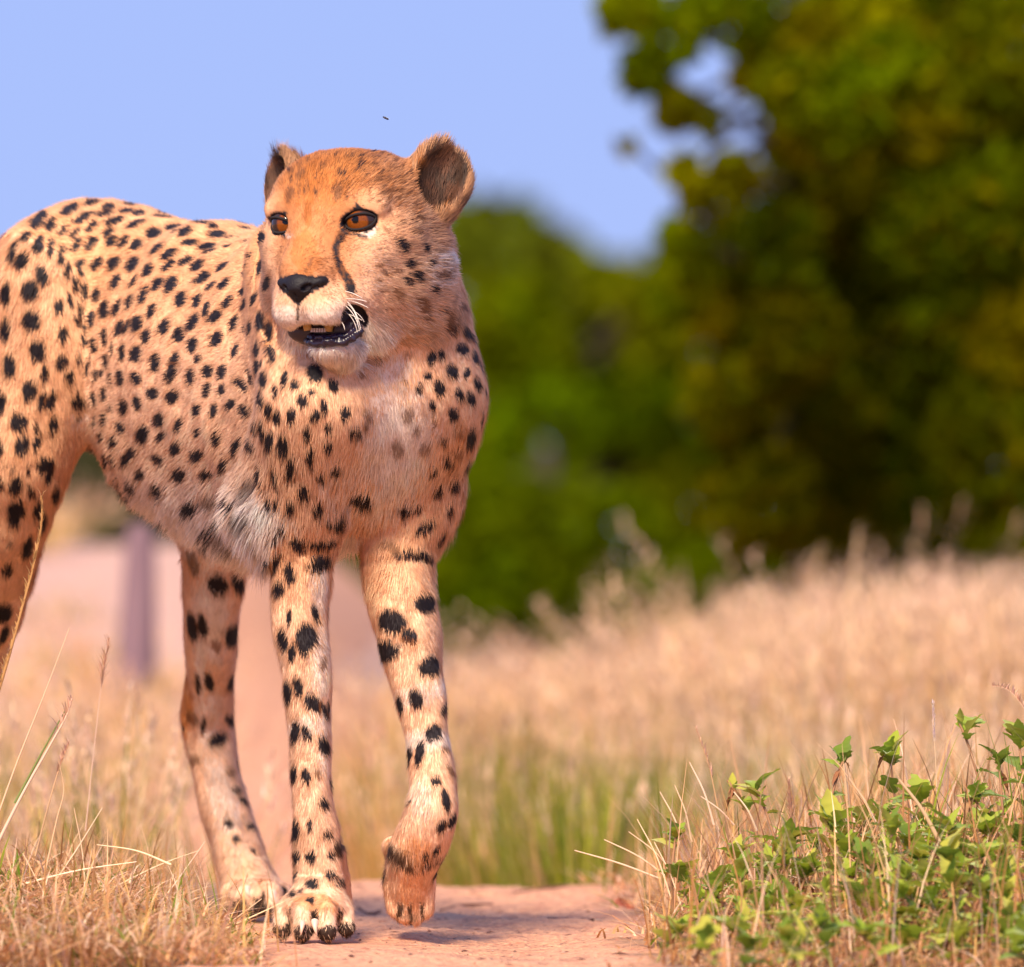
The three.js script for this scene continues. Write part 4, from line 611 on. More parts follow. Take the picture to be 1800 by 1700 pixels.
field2('tall_dry_grass', 'tall pinkish dry grass with seed heads in front of the trees', [tuftGeometry(1, 26, 0.36, PINKSTRAW, 0.05, 0.5), tuftGeometry(2, 26, 0.36, PINKSTRAW, 0.12, 0.4)], 21, 2000, (R) => {
  const p = wide(R, 14.6, 22, 760, 2200); if (clear(p, 1.1) || noise(p.x * 3.2, p.z * 1.2, 2) < 0.30 || R() > 0.35 + 0.65 * smooth(850, 1250, p.px)) return null; p.s = mix(0.45, 0.95, smooth(800, 1700, p.px)) * (0.7 + 0.5 * R()); return p; });
field2('grass_plumes', 'sparse tall blurred grass plumes rising in front of the dark trees', [tuftGeometry(7, 7, 0.5, PINKSTRAW, 0, 1), tuftGeometry(8, 6, 0.5, PINKSTRAW, 0.1, 1)], 27, 150, (R) => { const p = wide(R, 15.5, 20, 900, 1900); if (noise(p.px / 45, 3, 8) < 0.5) return null; p.s = 0.45 + (0.3 + 0.5 * noise(p.px / 45, 3, 8)) * R() * smooth(850, 1500, p.px); p.w = 2.2; return p; });
field2('leafy_undergrowth', 'blurred yellow green undergrowth between the path and the tall grass', [tuftGeometry(9, 34, 0.17, [[0.30, 0.30, 0.02], [0.22, 0.25, 0.015], [0.40, 0.34, 0.05], [0.5, 0.32, 0.12]], 0.1, 0)], 28, 420, (R) => { const p = wide(R, 12.5, 14.6, 830, 1600); if (clear(p, 1.05) || noise(p.px / 70, p.d * 2, 6) < 0.42) return null; p.s = 0.8 + 0.85 * R(); p.w = 1.5; return p; });
field2('green_herbs', 'low olive green herbs and straw just past the crest of the path', [tuftGeometry(3, 30, 0.20, STRAW.concat([[0.36, 0.36, 0.06], [0.28, 0.31, 0.045], [0.42, 0.38, 0.08]]), 0.22, 0)], 22, 420, (R) => { const p = wide(R, 13.2, 15.5, 640, 1560); if (clear(p) || noise(p.px / 90, p.d * 2, 3) < 0.42) return null; p.s = 0.7 + 0.6 * R(); return p; });
field2('dry_grass_tufts', 'blurred straw tufts just past the crest of the path', [tuftGeometry(4, 26, 0.24, PINKSTRAW, 0.10, 0.3)], 23, 420, (R) => { const p = wide(R, 13.0, 17, 560, 1950); if (Math.abs(p.x - pathMid(p.z)) < pathHalf(p.z)) return null; p.s = 0.6 + 0.6 * R() + 0.35 * smooth(1100, 1700, p.px); return p; });
field2('wispy_grass', 'wispy blurred grass beyond the left edge of the path', [tuftGeometry(5, 22, 0.26, PINKSTRAW, 0.4, 0.5)], 24, 90, (R) => { const p = wide(R, 11.8, 17, -250, 420); if (Math.abs(p.x - pathMid(p.z)) < pathHalf(p.z) * 0.9) return null; p.s = 0.45 + 0.6 * R(); return p; });

field2('slope_grass', 'pale grass scattered over the far slope left of the legs', [tuftGeometry(6, 30, 0.34, PINKSTRAW.concat([[0.5, 0.34, 0.30]]), 0.2, 0.5)], 25, 170, (R) => { const p = wide(R, 15.5, 25, -300, 760); if (clear(p, 1.3) || noise(p.x * 3, p.z * 0.8, 4) < 0.45) return null; p.s = 0.25 + 0.35 * R(); p.w = 1.6; return p; });
field2('dry_grass_plain', 'dry grass over the plain on the far side of the path', [tuftGeometry(10, 26, 0.30, PINKSTRAW, 0.1, 0.4)], 29, 700, (R) => { const p = wide(R, 13, 26, -2600, -260); p.s = 0.5 + 0.5 * R(); p.w = 1.6; return p; });
// leafy weeds on the right bank
function leafGeometry(seed, lobes) {
  const R = rng(seed), s = new Soup(), n = 12, c = [1, 1, 1], fold = 0.25 + 0.2 * R(), curl = 0.25 + 0.3 * R(); let pl = -1, pm = -1, pr = -1;
  for (let i = 0; i <= n; i++) {
    const t = i / n, w = (lobes ? 0.30 * Math.pow(Math.sin(Math.PI * Math.pow(t, 0.75)), 0.8) * (1 + 0.35 * Math.cos(t * 12.5)) : 0.27 * Math.pow(Math.sin(Math.PI * Math.pow(t, 0.65)), 0.9)) * (1 + (i % 2 ? 0.10 : -0.06)) + 0.012;
    const y = -curl * t * t, wv = (R() - 0.5) * 0.06;
    const l = s.v(-w, y + w * fold + wv, t, 0.35, 1, curl * t, c), m = s.v(0, y, t, 0, 1, curl * t, c), r = s.v(w, y + w * fold - wv, t, -0.35, 1, curl * t, c);
    if (i) { s.tri(pl, l, pm); s.tri(pm, l, m); s.tri(pm, m, pr); s.tri(pr, m, r); } pl = l; pm = m; pr = r;
  }
  const g = s.build(); g.computeVertexNormals(); return g;
}
const LEAF = [leafGeometry(1, true), leafGeometry(2, true), leafGeometry(3, false), leafGeometry(4, false), leafGeometry(5, true), leafGeometry(6, false), leafGeometry(7, true), leafGeometry(8, false)].map((g, i) => { g.scale([1, 0.8, 0.75, 0.6, 1.15, 0.9, 0.7, 0.45][i], 1, 1); return g; });
const leafM = [[0.30, 0.40, 0.025], [0.38, 0.45, 0.035], [0.50, 0.48, 0.06], [0.18, 0.27, 0.022]].map((c) => phys({ color: lin(...c), roughness: 1, specularIntensity: 0.6, side: THREE.DoubleSide, transmission: 0.45, thickness: 0 }));
const deadLeafM = [[0.26, 0.10, 0.04], [0.34, 0.18, 0.08]].map((c) => std({ color: lin(...c), roughness: 0.8 }));
const stemM = std({ color: lin(0.34, 0.17, 0.085), roughness: 0.8 }), greenStemM = std({ color: lin(0.24, 0.22, 0.07), roughness: 0.8 });
function weed(px, py, z, nl, len, label, opt = {}) {
  const R = rng(Math.round(px * 7 + py * 13)), head = at(px, py, z), gx = head.x + (opt.lean ?? (R() - 0.5) * 0.06), root = V(gx, groundY(gx, z + 0.02) - 0.004, z + 0.02), g = base('weed', root, label, 'weed', 'leafy weeds on the bank');
  const top = head.clone().sub(root), cv = new THREE.QuadraticBezierCurve3(V(0, 0, 0), V(top.x * 0.2 + (R() - 0.5) * 0.02, top.y * 0.6, top.z * 0.4), top);
  mesh('stem', new THREE.TubeGeometry(cv, 10, 0.0014, 6), opt.green ? greenStemM : stemM, g);
  for (let k = 0; k < nl; k++) {
    const t = k < nl * 0.6 ? 0.86 + 0.14 * R() : 0.35 + 0.5 * R(), p = cv.getPoint(t), a = k * 2.4 + R() * 0.8, el = t > 0.85 ? 0.2 + 1.0 * R() : -0.1 + 0.8 * R(), dead = R() < (opt.dead ?? 0.12);
    const l = mesh('leaf', LEAF[Math.floor(R() * 8)], dead ? deadLeafM[Math.floor(R() * 2)] : leafM[Math.floor(R() * 4)], g), s = len * (0.5 + 0.85 * R()) * (dead ? 0.8 : 1);
    l.position.copy(p); l.scale.set(s * (dead ? 0.5 : 1.15), s, s); l.rotation.set(dead ? 0.8 : -el - 0.25, a, (R() - 0.5) * 0.8, 'YXZ'); if (dead) l.userData.label = 'withered brown leaf';
  }
}
const NEAR = 'leafy green weed low among the straw of the right bank';
const band = (px, py) => (py > 1605 ? ['blurred leafy weed along the bottom edge of the bank', 'weeds along the bottom of the bank'] : px < 1340 ? ['small leafy weed on the path side of the bank', 'weeds on the path side of the bank'] : px > 1640 ? ['leafy weed near the frame edge, deep in the straw of the bank', 'weeds near the frame edge'] : [NEAR, 'leafy weeds on the bank']);
const EXTRA = []; { const R = rng(909); for (let k = 0; k < 2500 && EXTRA.length < 92; k++) { const px = 1190 + 640 * R(), py = 1440 + 290 * R(); if (py < 1590 - (px - 1190) * 0.5 || EXTRA.some((e) => Math.hypot(e[0] - px, e[1] - py) < 34)) continue; let z = -0.12; const lift = 0.03 + 0.06 * R() * R(); while (z < 1.0) { const p = at(px, py, z); if (p.y - groundY(p.x, z) > lift) break; z += 0.02; } if (z < 1.0) EXTRA.push([px, py, z, 8, 0.019, null, { green: R() < 0.4 }]); } }
for (const [px, py, z, n, len, label, opt] of [
  [1687, 1272, -0.06, 6, 0.021, 'single star of bright green leaves on the tallest thin stalk', { lean: 0.03, dead: 0 }], [1563, 1318, -0.05, 8, 0.022, 'green weed with drooping leaves just left of the tallest star of leaves', {}],
  [1279, 1372, 0.0, 8, 0.016, 'browned green weed leaning over the path side of the bank', { dead: 0.3, lean: 0.05 }], [1328, 1385, 0.02, 8, 0.019, 'pale green weed beside the browned leaning one', { lean: 0.03 }],
  [1483, 1335, -0.02, 9, 0.019, 'green weed with dark curled leaves hanging below its top', { dead: 0.35 }], [1190, 1462, 0.02, 8, 0.017, 'small green weed standing nearest the bare path', { dead: 0 }],
  [1388, 1475, 0.10, 11, 0.023, 'broad leaved weed in the middle of the bank edge', {}], [1462, 1450, 0.12, 10, 0.024, 'blurred broad leaved weed below the one with curled leaves', {}],
  [1621, 1402, 0.10, 9, 0.022, 'green weed beside the thick slanting stalk', { green: 1 }], [1707, 1395, 0.12, 10, 0.021, 'green weed with browned tips under the tallest star of leaves', { dead: 0.2 }],
  [1730, 1462, 0.16, 11, 0.022, 'dense green weed near the frame edge of the bank', {}], [1790, 1295, -0.03, 9, 0.021, 'green weed cut by the frame edge, high on the bank', {}], [1757, 1340, 0.03, 8, 0.018, 'small dark green weed next to the one cut by the frame', { dead: 0.2 }],
  [1196, 1540, 0.14, 9, 0.017, null], [1258, 1570, 0.22, 11, 0.019, null], [1353, 1525, 0.2, 10, 0.02, null], [1419, 1535, 0.24, 11, 0.021, null], [1489, 1490, 0.2, 11, 0.022, null], [1559, 1520, 0.24, 10, 0.021, null], [1650, 1470, 0.2, 9, 0.02, null],
  [1761, 1540, 0.28, 11, 0.022, null], [1364, 1592, 0.34, 10, 0.02, null], [1482, 1585, 0.36, 10, 0.02, null], [1600, 1590, 0.38, 10, 0.021, null], [1770, 1610, 0.42, 10, 0.022, null], [1248, 1668, 0.42, 9, 0.019, null], [1420, 1660, 0.5, 10, 0.021, null], [1520, 1680, 0.55, 10, 0.021, null], [1655, 1668, 0.52, 10, 0.022, null], [1310, 1630, 0.42, 9, 0.019, null], [1700, 1560, 0.34, 10, 0.021, null], [1555, 1430, 0.05, 8, 0.019, null], [1680, 1500, 0.26, 9, 0.02, null], [1300, 1500, 0.12, 8, 0.017, null],
  ...EXTRA
]) {
  weed(px, py, z, Math.round(n * 1.9), len * 1.35, label || band(px, py)[0], opt || {}); if (!label) scene.children[scene.children.length - 1].userData.group = band(px, py)[1];
}

// single stalks one can point to
function stalk(name, label, pts, r, col, seeds, opt = {}) {
  const P = pts.map((p) => at(...p)), g = base(name, P[0], label, opt.category || 'grass stalk'), cv = new THREE.CatmullRomCurve3(P.map((p) => p.clone().sub(P[0])));
  const t = new THREE.TubeGeometry(cv, 24, r, 6), q = t.attributes.position, v = V();
  for (let i = 0; i <= 24; i++) { const c = cv.getPointAt(i / 24), k = 1 - 0.6 * (i / 24); for (let j = 0; j <= 6; j++) { v.fromBufferAttribute(q, i * 7 + j).sub(c).multiplyScalar(k).add(c); q.setXYZ(i * 7 + j, v.x, v.y, v.z); } }
  mesh('stem', t, std({ color: lin(...col), roughness: 0.8 }), g);
  if (seeds) {
    const R = rng(pts[0][0] * 3 + pts[0][1]), s = new Soup(), [t0, n, len] = seeds;
    for (let k = 0; k < n; k++) { const t1 = t0 + (1 - t0) * (k / n), p = cv.getPointAt(Math.min(1, t1)), a = R() * 6.283, l = 0.25 + 0.5 * R(); blade(s, p.x, p.y, p.z, len * (0.6 + 0.7 * R()) * (opt.plume ? 1.25 - 0.8 * (k / n) : 1), Math.cos(a) * l * (opt.plume ? 1.6 : 1), Math.sin(a) * l, 0.1, opt.sw || 0.0011, jit(opt.seedCol || [0.72, 0.46, 0.32], R, 0.4), 3); }
    tag(mesh('seed_head', s.build(), grassMat, g), null, null, null, 'stuff');
  }
}
stalk('grass_stalk', 'brown seeded grass stalk rising in front of the rear leg', [[-40, 1330, -0.12], [8, 1180, -0.12], [42, 1058, -0.12], [60, 990, -0.12], [74, 910, -0.12], [72, 872, -0.12]], 0.0022, [0.42, 0.21, 0.07], [0.05, 150, 0.012], { seedCol: [0.55, 0.32, 0.13] });
stalk('grass_stalk', 'long thin straw stalk slanting up beside the rear leg', [[-20, 1480, -0.05], [30, 1340, -0.05], [80, 1215, -0.05], [122, 1104, -0.05]], 0.0012, [0.72, 0.45, 0.28]);
stalk('grass_stalk', 'thick pale straw stalk with a side leaf, slanting up from the frame edge', [[-18, 1510, 0.05], [40, 1395, 0.05], [88, 1310, 0.05], [118, 1255, 0.05], [126, 1228, 0.05]], 0.0022, [0.70, 0.46, 0.33], [0.8, 26, 0.018], { plume: 1 });
stalk('grass_stalk', 'green blade running along the thick pale straw stalk', [[26, 1412, 0.04], [60, 1348, 0.04], [96, 1282, 0.04], [114, 1250, 0.04]], 0.0017, [0.17, 0.20, 0.05], null, { category: 'grass blade' });
stalk('grass_stalk', 'straw stalk with a narrow pinkish seed head left of the hind leg', [[62, 1505, 0.0], [84, 1420, 0.0], [106, 1345, 0.0], [121, 1308, 0.0]], 0.0012, [0.62, 0.38, 0.2], [0.72, 40, 0.009]);
stalk('grass_stalk', 'short straw stalk bent over the matted grass', [[80, 1530, 0.02], [100, 1440, 0.02], [112, 1390, 0.02], [104, 1340, 0.02]], 0.0011, [0.68, 0.42, 0.24]);
stalk('grass_stalk', 'wispy pale plume standing between the hind legs', [[150, 1460, -0.3], [165, 1320, -0.3], [180, 1190, -0.3], [192, 1122, -0.3]], 0.0007, [0.66, 0.44, 0.34], [0.74, 60, 0.02], { plume: 1, sw: 0.0006 });
stalk('grass_stalk', 'thick slanting pale stalk crossing the weeds of the right bank', [[1690, 1600, 0.26], [1668, 1520, 0.26], [1622, 1425, 0.26], [1580, 1370, 0.26]], 0.0036, [0.56, 0.36, 0.20]);
stalk('grass_stalk', 'white seed spike standing left of the star of leaves', [[1650, 1480, -0.02], [1646, 1360, -0.02], [1642, 1290, -0.02], [1640, 1236, -0.02]], 0.0009, [0.6, 0.42, 0.26], [0.72, 60, 0.006], { seedCol: [0.8, 0.66, 0.6] });
stalk('grass_stalk', 'feathery seed head at the frame edge beside the star of leaves', [[1830, 1300, -0.02], [1800, 1245, -0.02], [1770, 1212, -0.02], [1742, 1206, -0.02]], 0.0008, [0.66, 0.44, 0.3], [0.4, 60, 0.010], { plume: 1, sw: 0.0007 });
stalk('grass_stalk', 'feathery brown seed head over the browned weed by the path', [[1262, 1420, -0.02], [1246, 1345, -0.02], [1232, 1305, -0.02], [1221, 1275, -0.02]], 0.0008, [0.52, 0.30, 0.15], [0.35, 60, 0.010], { plume: 1, sw: 0.0006 });
stalk('grass_stalk', 'bushy pinkish seed head behind the broad leaved weed', [[1392, 1470, 0.0], [1390, 1430, 0.0], [1388, 1395, 0.0], [1386, 1372, 0.0]], 0.0009, [0.6, 0.36, 0.24], [0.2, 120, 0.013], { plume: 1, sw: 0.0007 });
{ // fans of straw leaning out over the path
  const R = rng(404);
  for (const [x0, y0, x1, y1, z] of [[1160, 1545, 1010, 1495, -0.1], [1170, 1540, 1062, 1476, -0.05], [1190, 1545, 1105, 1462, 0.0], [1205, 1500, 1160, 1392, 0.0], [1216, 1480, 1186, 1380, 0.02], [1255, 1450, 1212, 1340, 0.0], [1290, 1450, 1232, 1400, 0.02], [1180, 1580, 1120, 1440, 0.05], [1330, 1460, 1290, 1392, 0.05], [1200, 1600, 1150, 1480, 0.08]]) stalk('straw', 'loose pale straw leaning out from the right bank over the path', [[x0, y0, z], [mix(x0, x1, 0.5) + 4, mix(y0, y1, 0.5) - 6 * R(), z + 0.01], [x1, y1, z + 0.015]], 0.0009 + 0.0006 * R(), jit(STRAW[2], R), null, { category: 'straw' });
  for (const [x0, y0, x1, y1, z] of [[240, 1640, 360, 1480, 0.1], [60, 1600, 180, 1420, 0.0], [300, 1520, 170, 1485, 0.05], [120, 1680, 40, 1500, 0.2], [330, 1680, 460, 1580, 0.15], [200, 1560, 350, 1495, 0.0], [380, 1640, 500, 1585, 0.1], [20, 1560, 240, 1515, 0.1], [150, 1600, 130, 1420, 0.05], [260, 1600, 285, 1535, 0.15], [40, 1690, 300, 1600, 0.25]]) stalk('straw', 'loose pale straw sticking up from the matted grass left of the paws', [[x0, y0, z], [mix(x0, x1, 0.5) + 6, mix(y0, y1, 0.5) - 8 * R(), z], [x1, y1, z + 0.01]], 0.0009 + 0.0006 * R(), jit(STRAW[2], R), null, { category: 'straw' });
  for (const o of scene.children) if (o.name.startsWith('straw')) o.userData.group = o.userData.label.includes('right bank') ? 'straws over the path' : 'straws left of the paws';
}
// green tussocks in the straw
function tussock(label, px, py, z, n, h) {
  const p = at(px, py, z), y = groundY(p.x, z), g = base('grass_tussock', V(p.x, y, z), label, 'grass'), R = rng(px + py * 3);
  for (let k = 0; k < n; k++) { const s = new Soup(), a = R() * 6.283, l = 0.3 + 1.1 * R(); blade(s, 0, 0, 0, h * (0.6 + 0.6 * R()), Math.cos(a) * l, Math.sin(a) * l * 0.6, 0.5 * R(), 0.0024 + 0.0014 * R(), jit(BLADEGREEN[Math.floor(R() * 3)], R), 5); const b = mesh('blade', s.build(), grassMat, g); b.position.set((R() - 0.5) * 0.03, 0, (R() - 0.5) * 0.03); }
}
tussock('green grass blades beside the front paw at the bottom edge', 425, 1682, 0.24, 9, 0.034);
tussock('tall green grass blades at the frame edge by the rear leg', 8, 1470, 0.1, 10, 0.085);
tussock('green blades in the straw below the rear leg, at the frame edge', 18, 1545, 0.12, 9, 0.05);
tussock('small green blades in the middle of the left straw', 248, 1610, 0.1, 6, 0.035);
tussock('small green blades low in the left straw near the bottom edge', 190, 1685, 0.24, 7, 0.03);
tussock('broad green blade lying on the path edge under the right bank', 1170, 1640, 0.22, 5, 0.045);
// litter on the path
{
  const leafLitter = (px, py, z, s, ry, label) => { const p = at(px, py, z), g = LEAF[3], m = mesh('fallen_leaf', g, std({ color: lin(0.36, 0.075, 0.03), roughness: 0.6 })); m.position.set(p.x, groundY(p.x, z) + 0.008, z); m.rotation.set(0.25, ry, 0.5, 'YXZ'); m.scale.setScalar(s); tag(m, label, 'leaf'); };
  leafLitter(318, 1612, 0.0, 0.034, 1.4, 'curled rust red leaf in the straw beside the hind paw'); leafLitter(1078, 1546, -1.0, 0.04, 1.2, 'rust red leaf on the path edge under the straws of the bank');
  const twig = (pts, r, label) => { const P = pts.map(([x, y]) => { const d = ray(x, y), t = (EYE_Y - 0.004) / -d.y, q = V(d.x * t, 0, EYE_Z + d.z * t); q.y = groundY(q.x, q.z) + r * 0.8; return q; }), c = P[0].clone(), cv = new THREE.CatmullRomCurve3(P.map((p) => p.sub(c))); const m = mesh('twig', new THREE.TubeGeometry(cv, 14, r, 6), std({ color: lin(0.17, 0.07, 0.045), roughness: 0.9 }), null, c); tag(m, label, 'twig'); };
  twig([[965, 1616], [1000, 1612], [1042, 1618]], 0.0016, 'dark twig lying on the middle of the path'); twig([[775, 1590], [812, 1586], [865, 1583]], 0.0014, 'thin dark twig on the path behind the lifted paw');
  twig([[905, 1564], [990, 1560], [1010, 1553]], 0.0014, 'thin twig near the crest of the path'); twig([[630, 1588], [650, 1592], [668, 1590]], 0.0018, 'short dark twig between the front paws');
  const R = rng(808), s = new Soup();
  for (let k = 0; k < 2500; k++) { const x = mix(-0.33, 0.2, R()), z = mix(-1.8, 0.7, R()); if (R() > onPath(x, z)) continue; const y = groundY(x, z), w = 0.0008 + 0.0026 * R() * R() * R(), a = R() * 6.283, l = w * (1 + 3 * R()), c = R() < 0.5 ? [0.16, 0.06, 0.04] : R() < 0.6 ? [0.55, 0.24, 0.15] : [0.62, 0.42, 0.3];
    const q = [[1, 0], [0.2, 0.8], [-1, 0.1], [-0.1, -0.7]].map(([u, v]) => s.v(x + Math.cos(a) * u * l - Math.sin(a) * v * w, y + 0.0006, z + Math.sin(a) * u * l + Math.cos(a) * v * w, 0, 1, 0, c)), t = s.v(x, y + w * 0.9, z, 0, 1, 0, c); for (let i = 0; i < 4; i++) s.tri(q[i], t, q[(i + 1) % 4]); }
  const g = s.build(); g.computeVertexNormals(); tag(mesh('path_crumbs', g, grassMat), 'tiny dark crumbs and straw bits scattered on the dirt path', 'debris', null, 'stuff');
}
// the fly
{
  const f = base('fly', at(677, 207, 0.05), 'tiny dark fly in the sky above the head', 'fly'), dark = std({ color: lin(0.02, 0.012, 0.03), roughness: 0.4 });
  const e = (n, a, b, c, x, y) => { const g = new THREE.SphereGeometry(1, 16, 10); g.scale(a, b, c); g.translate(x, y, 0); return mesh(n, g, dark, f); };
  e('thorax', 0.0017, 0.0012, 0.0012, 0, 0); e('abdomen', 0.0019, 0.0011, 0.0011, 0.0022, -0.0001); e('head', 0.0008, 0.0008, 0.0009, -0.0019, 0);
  for (const m of [-1, 1]) { const g = new THREE.CircleGeometry(1, 14); g.scale(0.0030, 0.0011, 1); g.rotateX(-1.2); g.translate(0.0018, 0.0010, m * 0.0012); mesh('wing', g, std({ color: lin(0.45, 0.5, 0.6), transparent: true, opacity: 0.35, roughness: 0.3 }), f); }
  f.rotation.z = -0.42;
}

// ---------------------------------------------------------------- trees and bushes behind, far out of focus
function tree(name, label, category, trunk, clumps, perClump, leaf, cols, opt = {}) {
  const R = rng(opt.seed || 1), b = V(...trunk), g = base(name, b, label, category), s = new Soup(), limbs = [];
  for (const [px, py, z, rp, tone = 1] of clumps) {
    const c = at(px, py, z).sub(b), r = size(rp, z), n = Math.round(perClump * (rp / 100) ** 2), base2 = cols[Math.floor(R() * cols.length)];
    for (let k = 0; k < n; k++) {
      const d = V(R() * 2 - 1, R() * 2 - 1, R() * 2 - 1); if (d.lengthSq() > 1) { k--; continue; } const len = d.length(); d.multiplyScalar(r * (0.72 + 0.4 * noise(d.x * 3 + px, d.y * 3, d.z * 3)) / Math.max(0.35, Math.pow(len, 0.35)));
      const p = c.clone().add(d), nn = V(R() - 0.5, R() * 0.9 - 0.2, R() - 0.5).normalize(), u = V(R() - 0.5, R() - 0.5, R() - 0.5).cross(nn).normalize(), w = nn.clone().cross(u), L = leaf * (0.6 + 0.8 * R()), col = jit(R() < 0.75 ? base2 : cols[Math.floor(R() * cols.length)], R, 0.5).map((q) => q * tone);
      const q = [[-1, 0], [0, 0.45], [1, 0], [0, -0.45]].map(([a, e]) => s.v(p.x + u.x * a * L + w.x * e * L, p.y + u.y * a * L + w.y * e * L, p.z + u.z * a * L + w.z * e * L, nn.x, nn.y, nn.z, col)); s.tri(q[0], q[2], q[1]); s.tri(q[0], q[3], q[2]);
    }
    limbs.push([c, r]);
  }
  const geos = [], top = V(opt.lean || 0, opt.h || 1, 0);
  const bough = (pts, r0, r1) => { const cv = new THREE.CatmullRomCurve3(pts), t = new THREE.TubeGeometry(cv, 12, 1, 7), q = t.attributes.position, v = V(); for (let i = 0; i <= 12; i++) { const c = cv.getPointAt(i / 12), k = mix(r0, r1, i / 12); for (let j = 0; j <= 7; j++) { v.fromBufferAttribute(q, i * 8 + j).sub(c).multiplyScalar(k).add(c); q.setXYZ(i * 8 + j, v.x, v.y, v.z); } } t.computeVertexNormals(); geos.push(t); };
  bough([V(0, -0.1, 0), top.clone().multiplyScalar(0.5).add(V(0.02, 0, 0.01)), top], opt.r || 0.05, (opt.r || 0.05) * 0.6);
  const bark = std({ color: lin(...(opt.bark || [0.05, 0.034, 0.02])), roughness: 0.9 });
  mesh('trunk', mergeGeometries(geos), bark, g); geos.length = 0;
  for (const [c, r] of limbs) { const f = top.clone().multiplyScalar(0.45 + 0.5 * R()); bough([f, f.clone().lerp(c, 0.5).add(V(0, 0.1 * r, 0)), c.clone().add(V(0, 0.3 * r, 0))], (opt.r || 0.05) * 0.35, 0.004); const m = mesh('branch', mergeGeometries(geos), bark, g); geos.length = 0; }
  tag(mesh('crown', s.build(), phys({ vertexColors: true, roughness: 1, specularIntensity: 0, side: THREE.DoubleSide, transmission: 0.35, thickness: 0 }), g), null, null, null, 'stuff');
}
const gy = (px, d) => { const x = ((px - 900) / 17000) * d; return [x, groundY(x, 10 - d), 10 - d]; };
const OLIVE = [[0.145, 0.135, 0.001], [0.105, 0.12, 0.001], [0.175, 0.145, 0.001], [0.085, 0.115, 0.001]], YOLK = [[0.25, 0.25, 0.001], [0.18, 0.22, 0.001], [0.13, 0.18, 0.001]];
tree('leafy_tree', 'large olive green tree whose boughs overhang the tall grass', 'tree', gy(1560, 23.5), [[1100, 10, -10, 62], [1180, 60, -10, 66], [1130, 125, -10, 52], [1190, 195, -10, 48], [1245, 215, -10, 28], [1250, 5, -10, 60], [1330, 50, -10, 70], [1305, 135, -10, 34], [1100, 255, -10, 18], [1200, 300, -9.8, 36], [1195, 420, -10, 46], [1215, 475, -10.4, 56], [1180, 530, -10.6, 46], [1480, 190, -9.6, 90], [1390, 160, -9.6, 70], [1560, 120, -9.8, 80], [1235, 345, -10, 50], [1290, 310, -10, 52], [1420, 80, -10, 90], [1420, 210, -10.4, 80], [1520, 30, -10.4, 100]], 1000, 0.022, YOLK.concat(OLIVE), { seed: 51, h: 1.9, r: 0.075, lean: -0.1 });
tree('leafy_tree', 'dark brownish tree filling the frame edge behind the tall grass', 'tree', gy(1640, 22.6), [[1450, 320, -11.4, 130], [1620, 180, -11.4, 150], [1770, 110, -11, 140], [1330, 450, -11, 110], [1480, 460, -11.8, 140], [1640, 400, -11.4, 150], [1790, 360, -11, 140], [1260, 540, -11, 80], [1380, 600, -11, 120], [1540, 620, -11.6, 140], [1700, 580, -11.4, 150], [1820, 600, -11, 130], [1290, 700, -11, 100], [1430, 770, -11.4, 130], [1590, 790, -11.6, 140], [1750, 790, -11, 140], [1330, 880, -11, 110], [1480, 930, -11.4, 130], [1650, 950, -11.4, 130], [1800, 960, -11, 120], [1600, -120, -11.5, 200], [1780, -100, -11.5, 200], [1950, 200, -11.5, 220], [1950, 700, -11.5, 220], [1500, 330, -12.6, 150], [1660, 330, -12.6, 150], [1400, 500, -12.6, 150], [1560, 520, -12.6, 160], [1740, 520, -12.6, 160], [1480, 700, -12.6, 150], [1660, 720, -12.6, 150], [1800, 260, -12.6, 150]], 640, 0.025, OLIVE, { seed: 52, h: 1.7, r: 0.09 });
tree('leafy_bush', 'mid green rounded bush behind the cheetah and left of the big tree', 'bush', gy(1020, 42), [[900, 560, -32, 90], [970, 640, -32, 110], [1060, 530, -32, 80], [1120, 610, -32, 100], [1170, 480, -31, 60], [1130, 520, -31, 60], [1090, 700, -32, 120], [950, 770, -31.5, 110], [840, 680, -32, 80], [850, 810, -32, 90], [1180, 740, -32, 100], [1100, 820, -32.5, 100], [1190, 880, -32, 100], [800, 600, -32, 70], [1250, 640, -33, 80], [1300, 780, -33, 90], [1250, 980, -33, 100], [1400, 760, -33, 100], [1380, 960, -33, 100], [1500, 860, -33, 100]], 720, 0.05, [[0.12, 0.15, 0.001], [0.09, 0.145, 0.001], [0.15, 0.165, 0.002]], { seed: 53, h: 1.5, r: 0.1 });
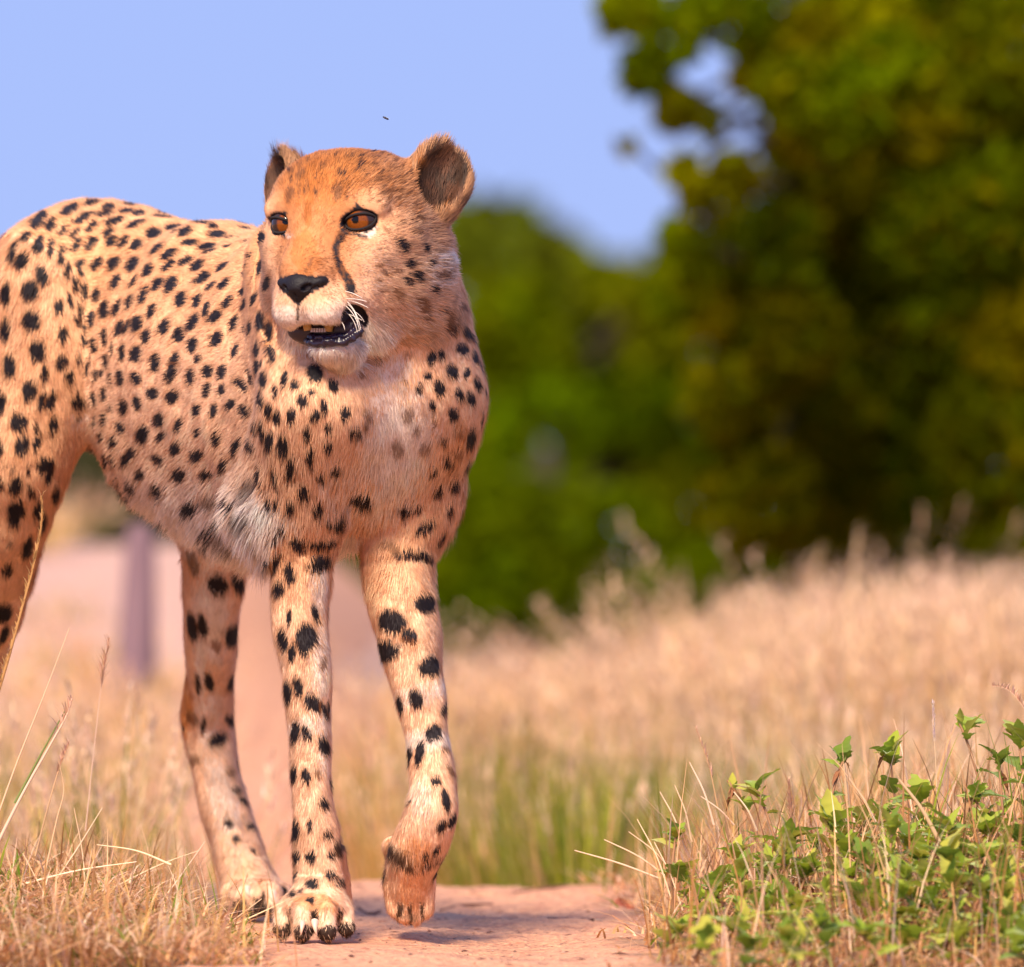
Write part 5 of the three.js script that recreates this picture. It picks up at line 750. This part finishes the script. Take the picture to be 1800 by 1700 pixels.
tree('leafy_bush', 'spreading green bush low in front of the rounded one', 'bush', gy(960, 36), [[870, 900, -26, 100], [980, 940, -26, 110], [1090, 930, -26, 90], [880, 1040, -26, 100], [1000, 1060, -26, 100], [1110, 1050, -26, 90], [800, 980, -26, 80], [1200, 1020, -26, 90], [800, 1090, -26, 70], [700, 1000, -26, 90], [600, 1000, -26, 90], [500, 990, -26, 90], [640, 920, -26, 80]], 640, 0.045, [[0.10, 0.135, 0.001], [0.08, 0.125, 0.001]], { seed: 54, h: 0.8, r: 0.06 });
tree('distant_tree', 'rounded dark green tree far away beside the ear', 'tree', gy(900, 95), [[830, 395, -85, 60], [900, 400, -85, 60], [965, 440, -85, 56], [880, 480, -85, 80], [1010, 470, -85, 50], [1080, 490, -85, 46], [780, 470, -85, 80], [960, 520, -85, 80], [1060, 550, -85, 80]], 240, 0.17, [[0.12, 0.15, 0.008], [0.14, 0.16, 0.008]], { seed: 55, h: 3, r: 0.2 });
tree('grey_bush', 'grey green bush seen under the belly beyond the pale slope', 'bush', gy(200, 29), [[130, 860, -19, 60], [190, 830, -19, 75], [250, 880, -19, 70], [300, 930, -19, 60], [170, 780, -19, 50], [100, 800, -19, 60], [110, 900, -19, 60], [200, 920, -19, 60], [60, 880, -19, 60], [70, 945, -19, 50]], 700, 0.04, [[0.085, 0.085, 0.04], [0.07, 0.085, 0.035]], { seed: 56, h: 0.5, r: 0.04 });
{ // a dead stump
  const p = gy(242, 19), g = base('dead_stump', V(...p), 'thin purplish dead stump on the pale slope under the belly', 'stump'), R = rng(61), t = new THREE.CylinderGeometry(0.026, 0.048, 0.40, 14, 10), q = t.attributes.position;
  for (let i = 0; i < q.count; i++) { const k = 1 + 0.25 * (noise(q.getX(i) * 60, q.getY(i) * 20, q.getZ(i) * 60) - 0.5); q.setXYZ(i, q.getX(i) * k + 0.03 * q.getY(i), q.getY(i) + 0.18, q.getZ(i) * k); } t.computeVertexNormals();
  const m = std({ color: lin(0.19, 0.115, 0.14), roughness: 0.9 }); mesh('trunk', t, m, g);
  const b = new THREE.CylinderGeometry(0.02, 0.034, 0.11, 12, 5); b.translate(-0.04, 0.05, 0.02); mesh('root', b, m, g);
}
renderer.render(scene, camera);
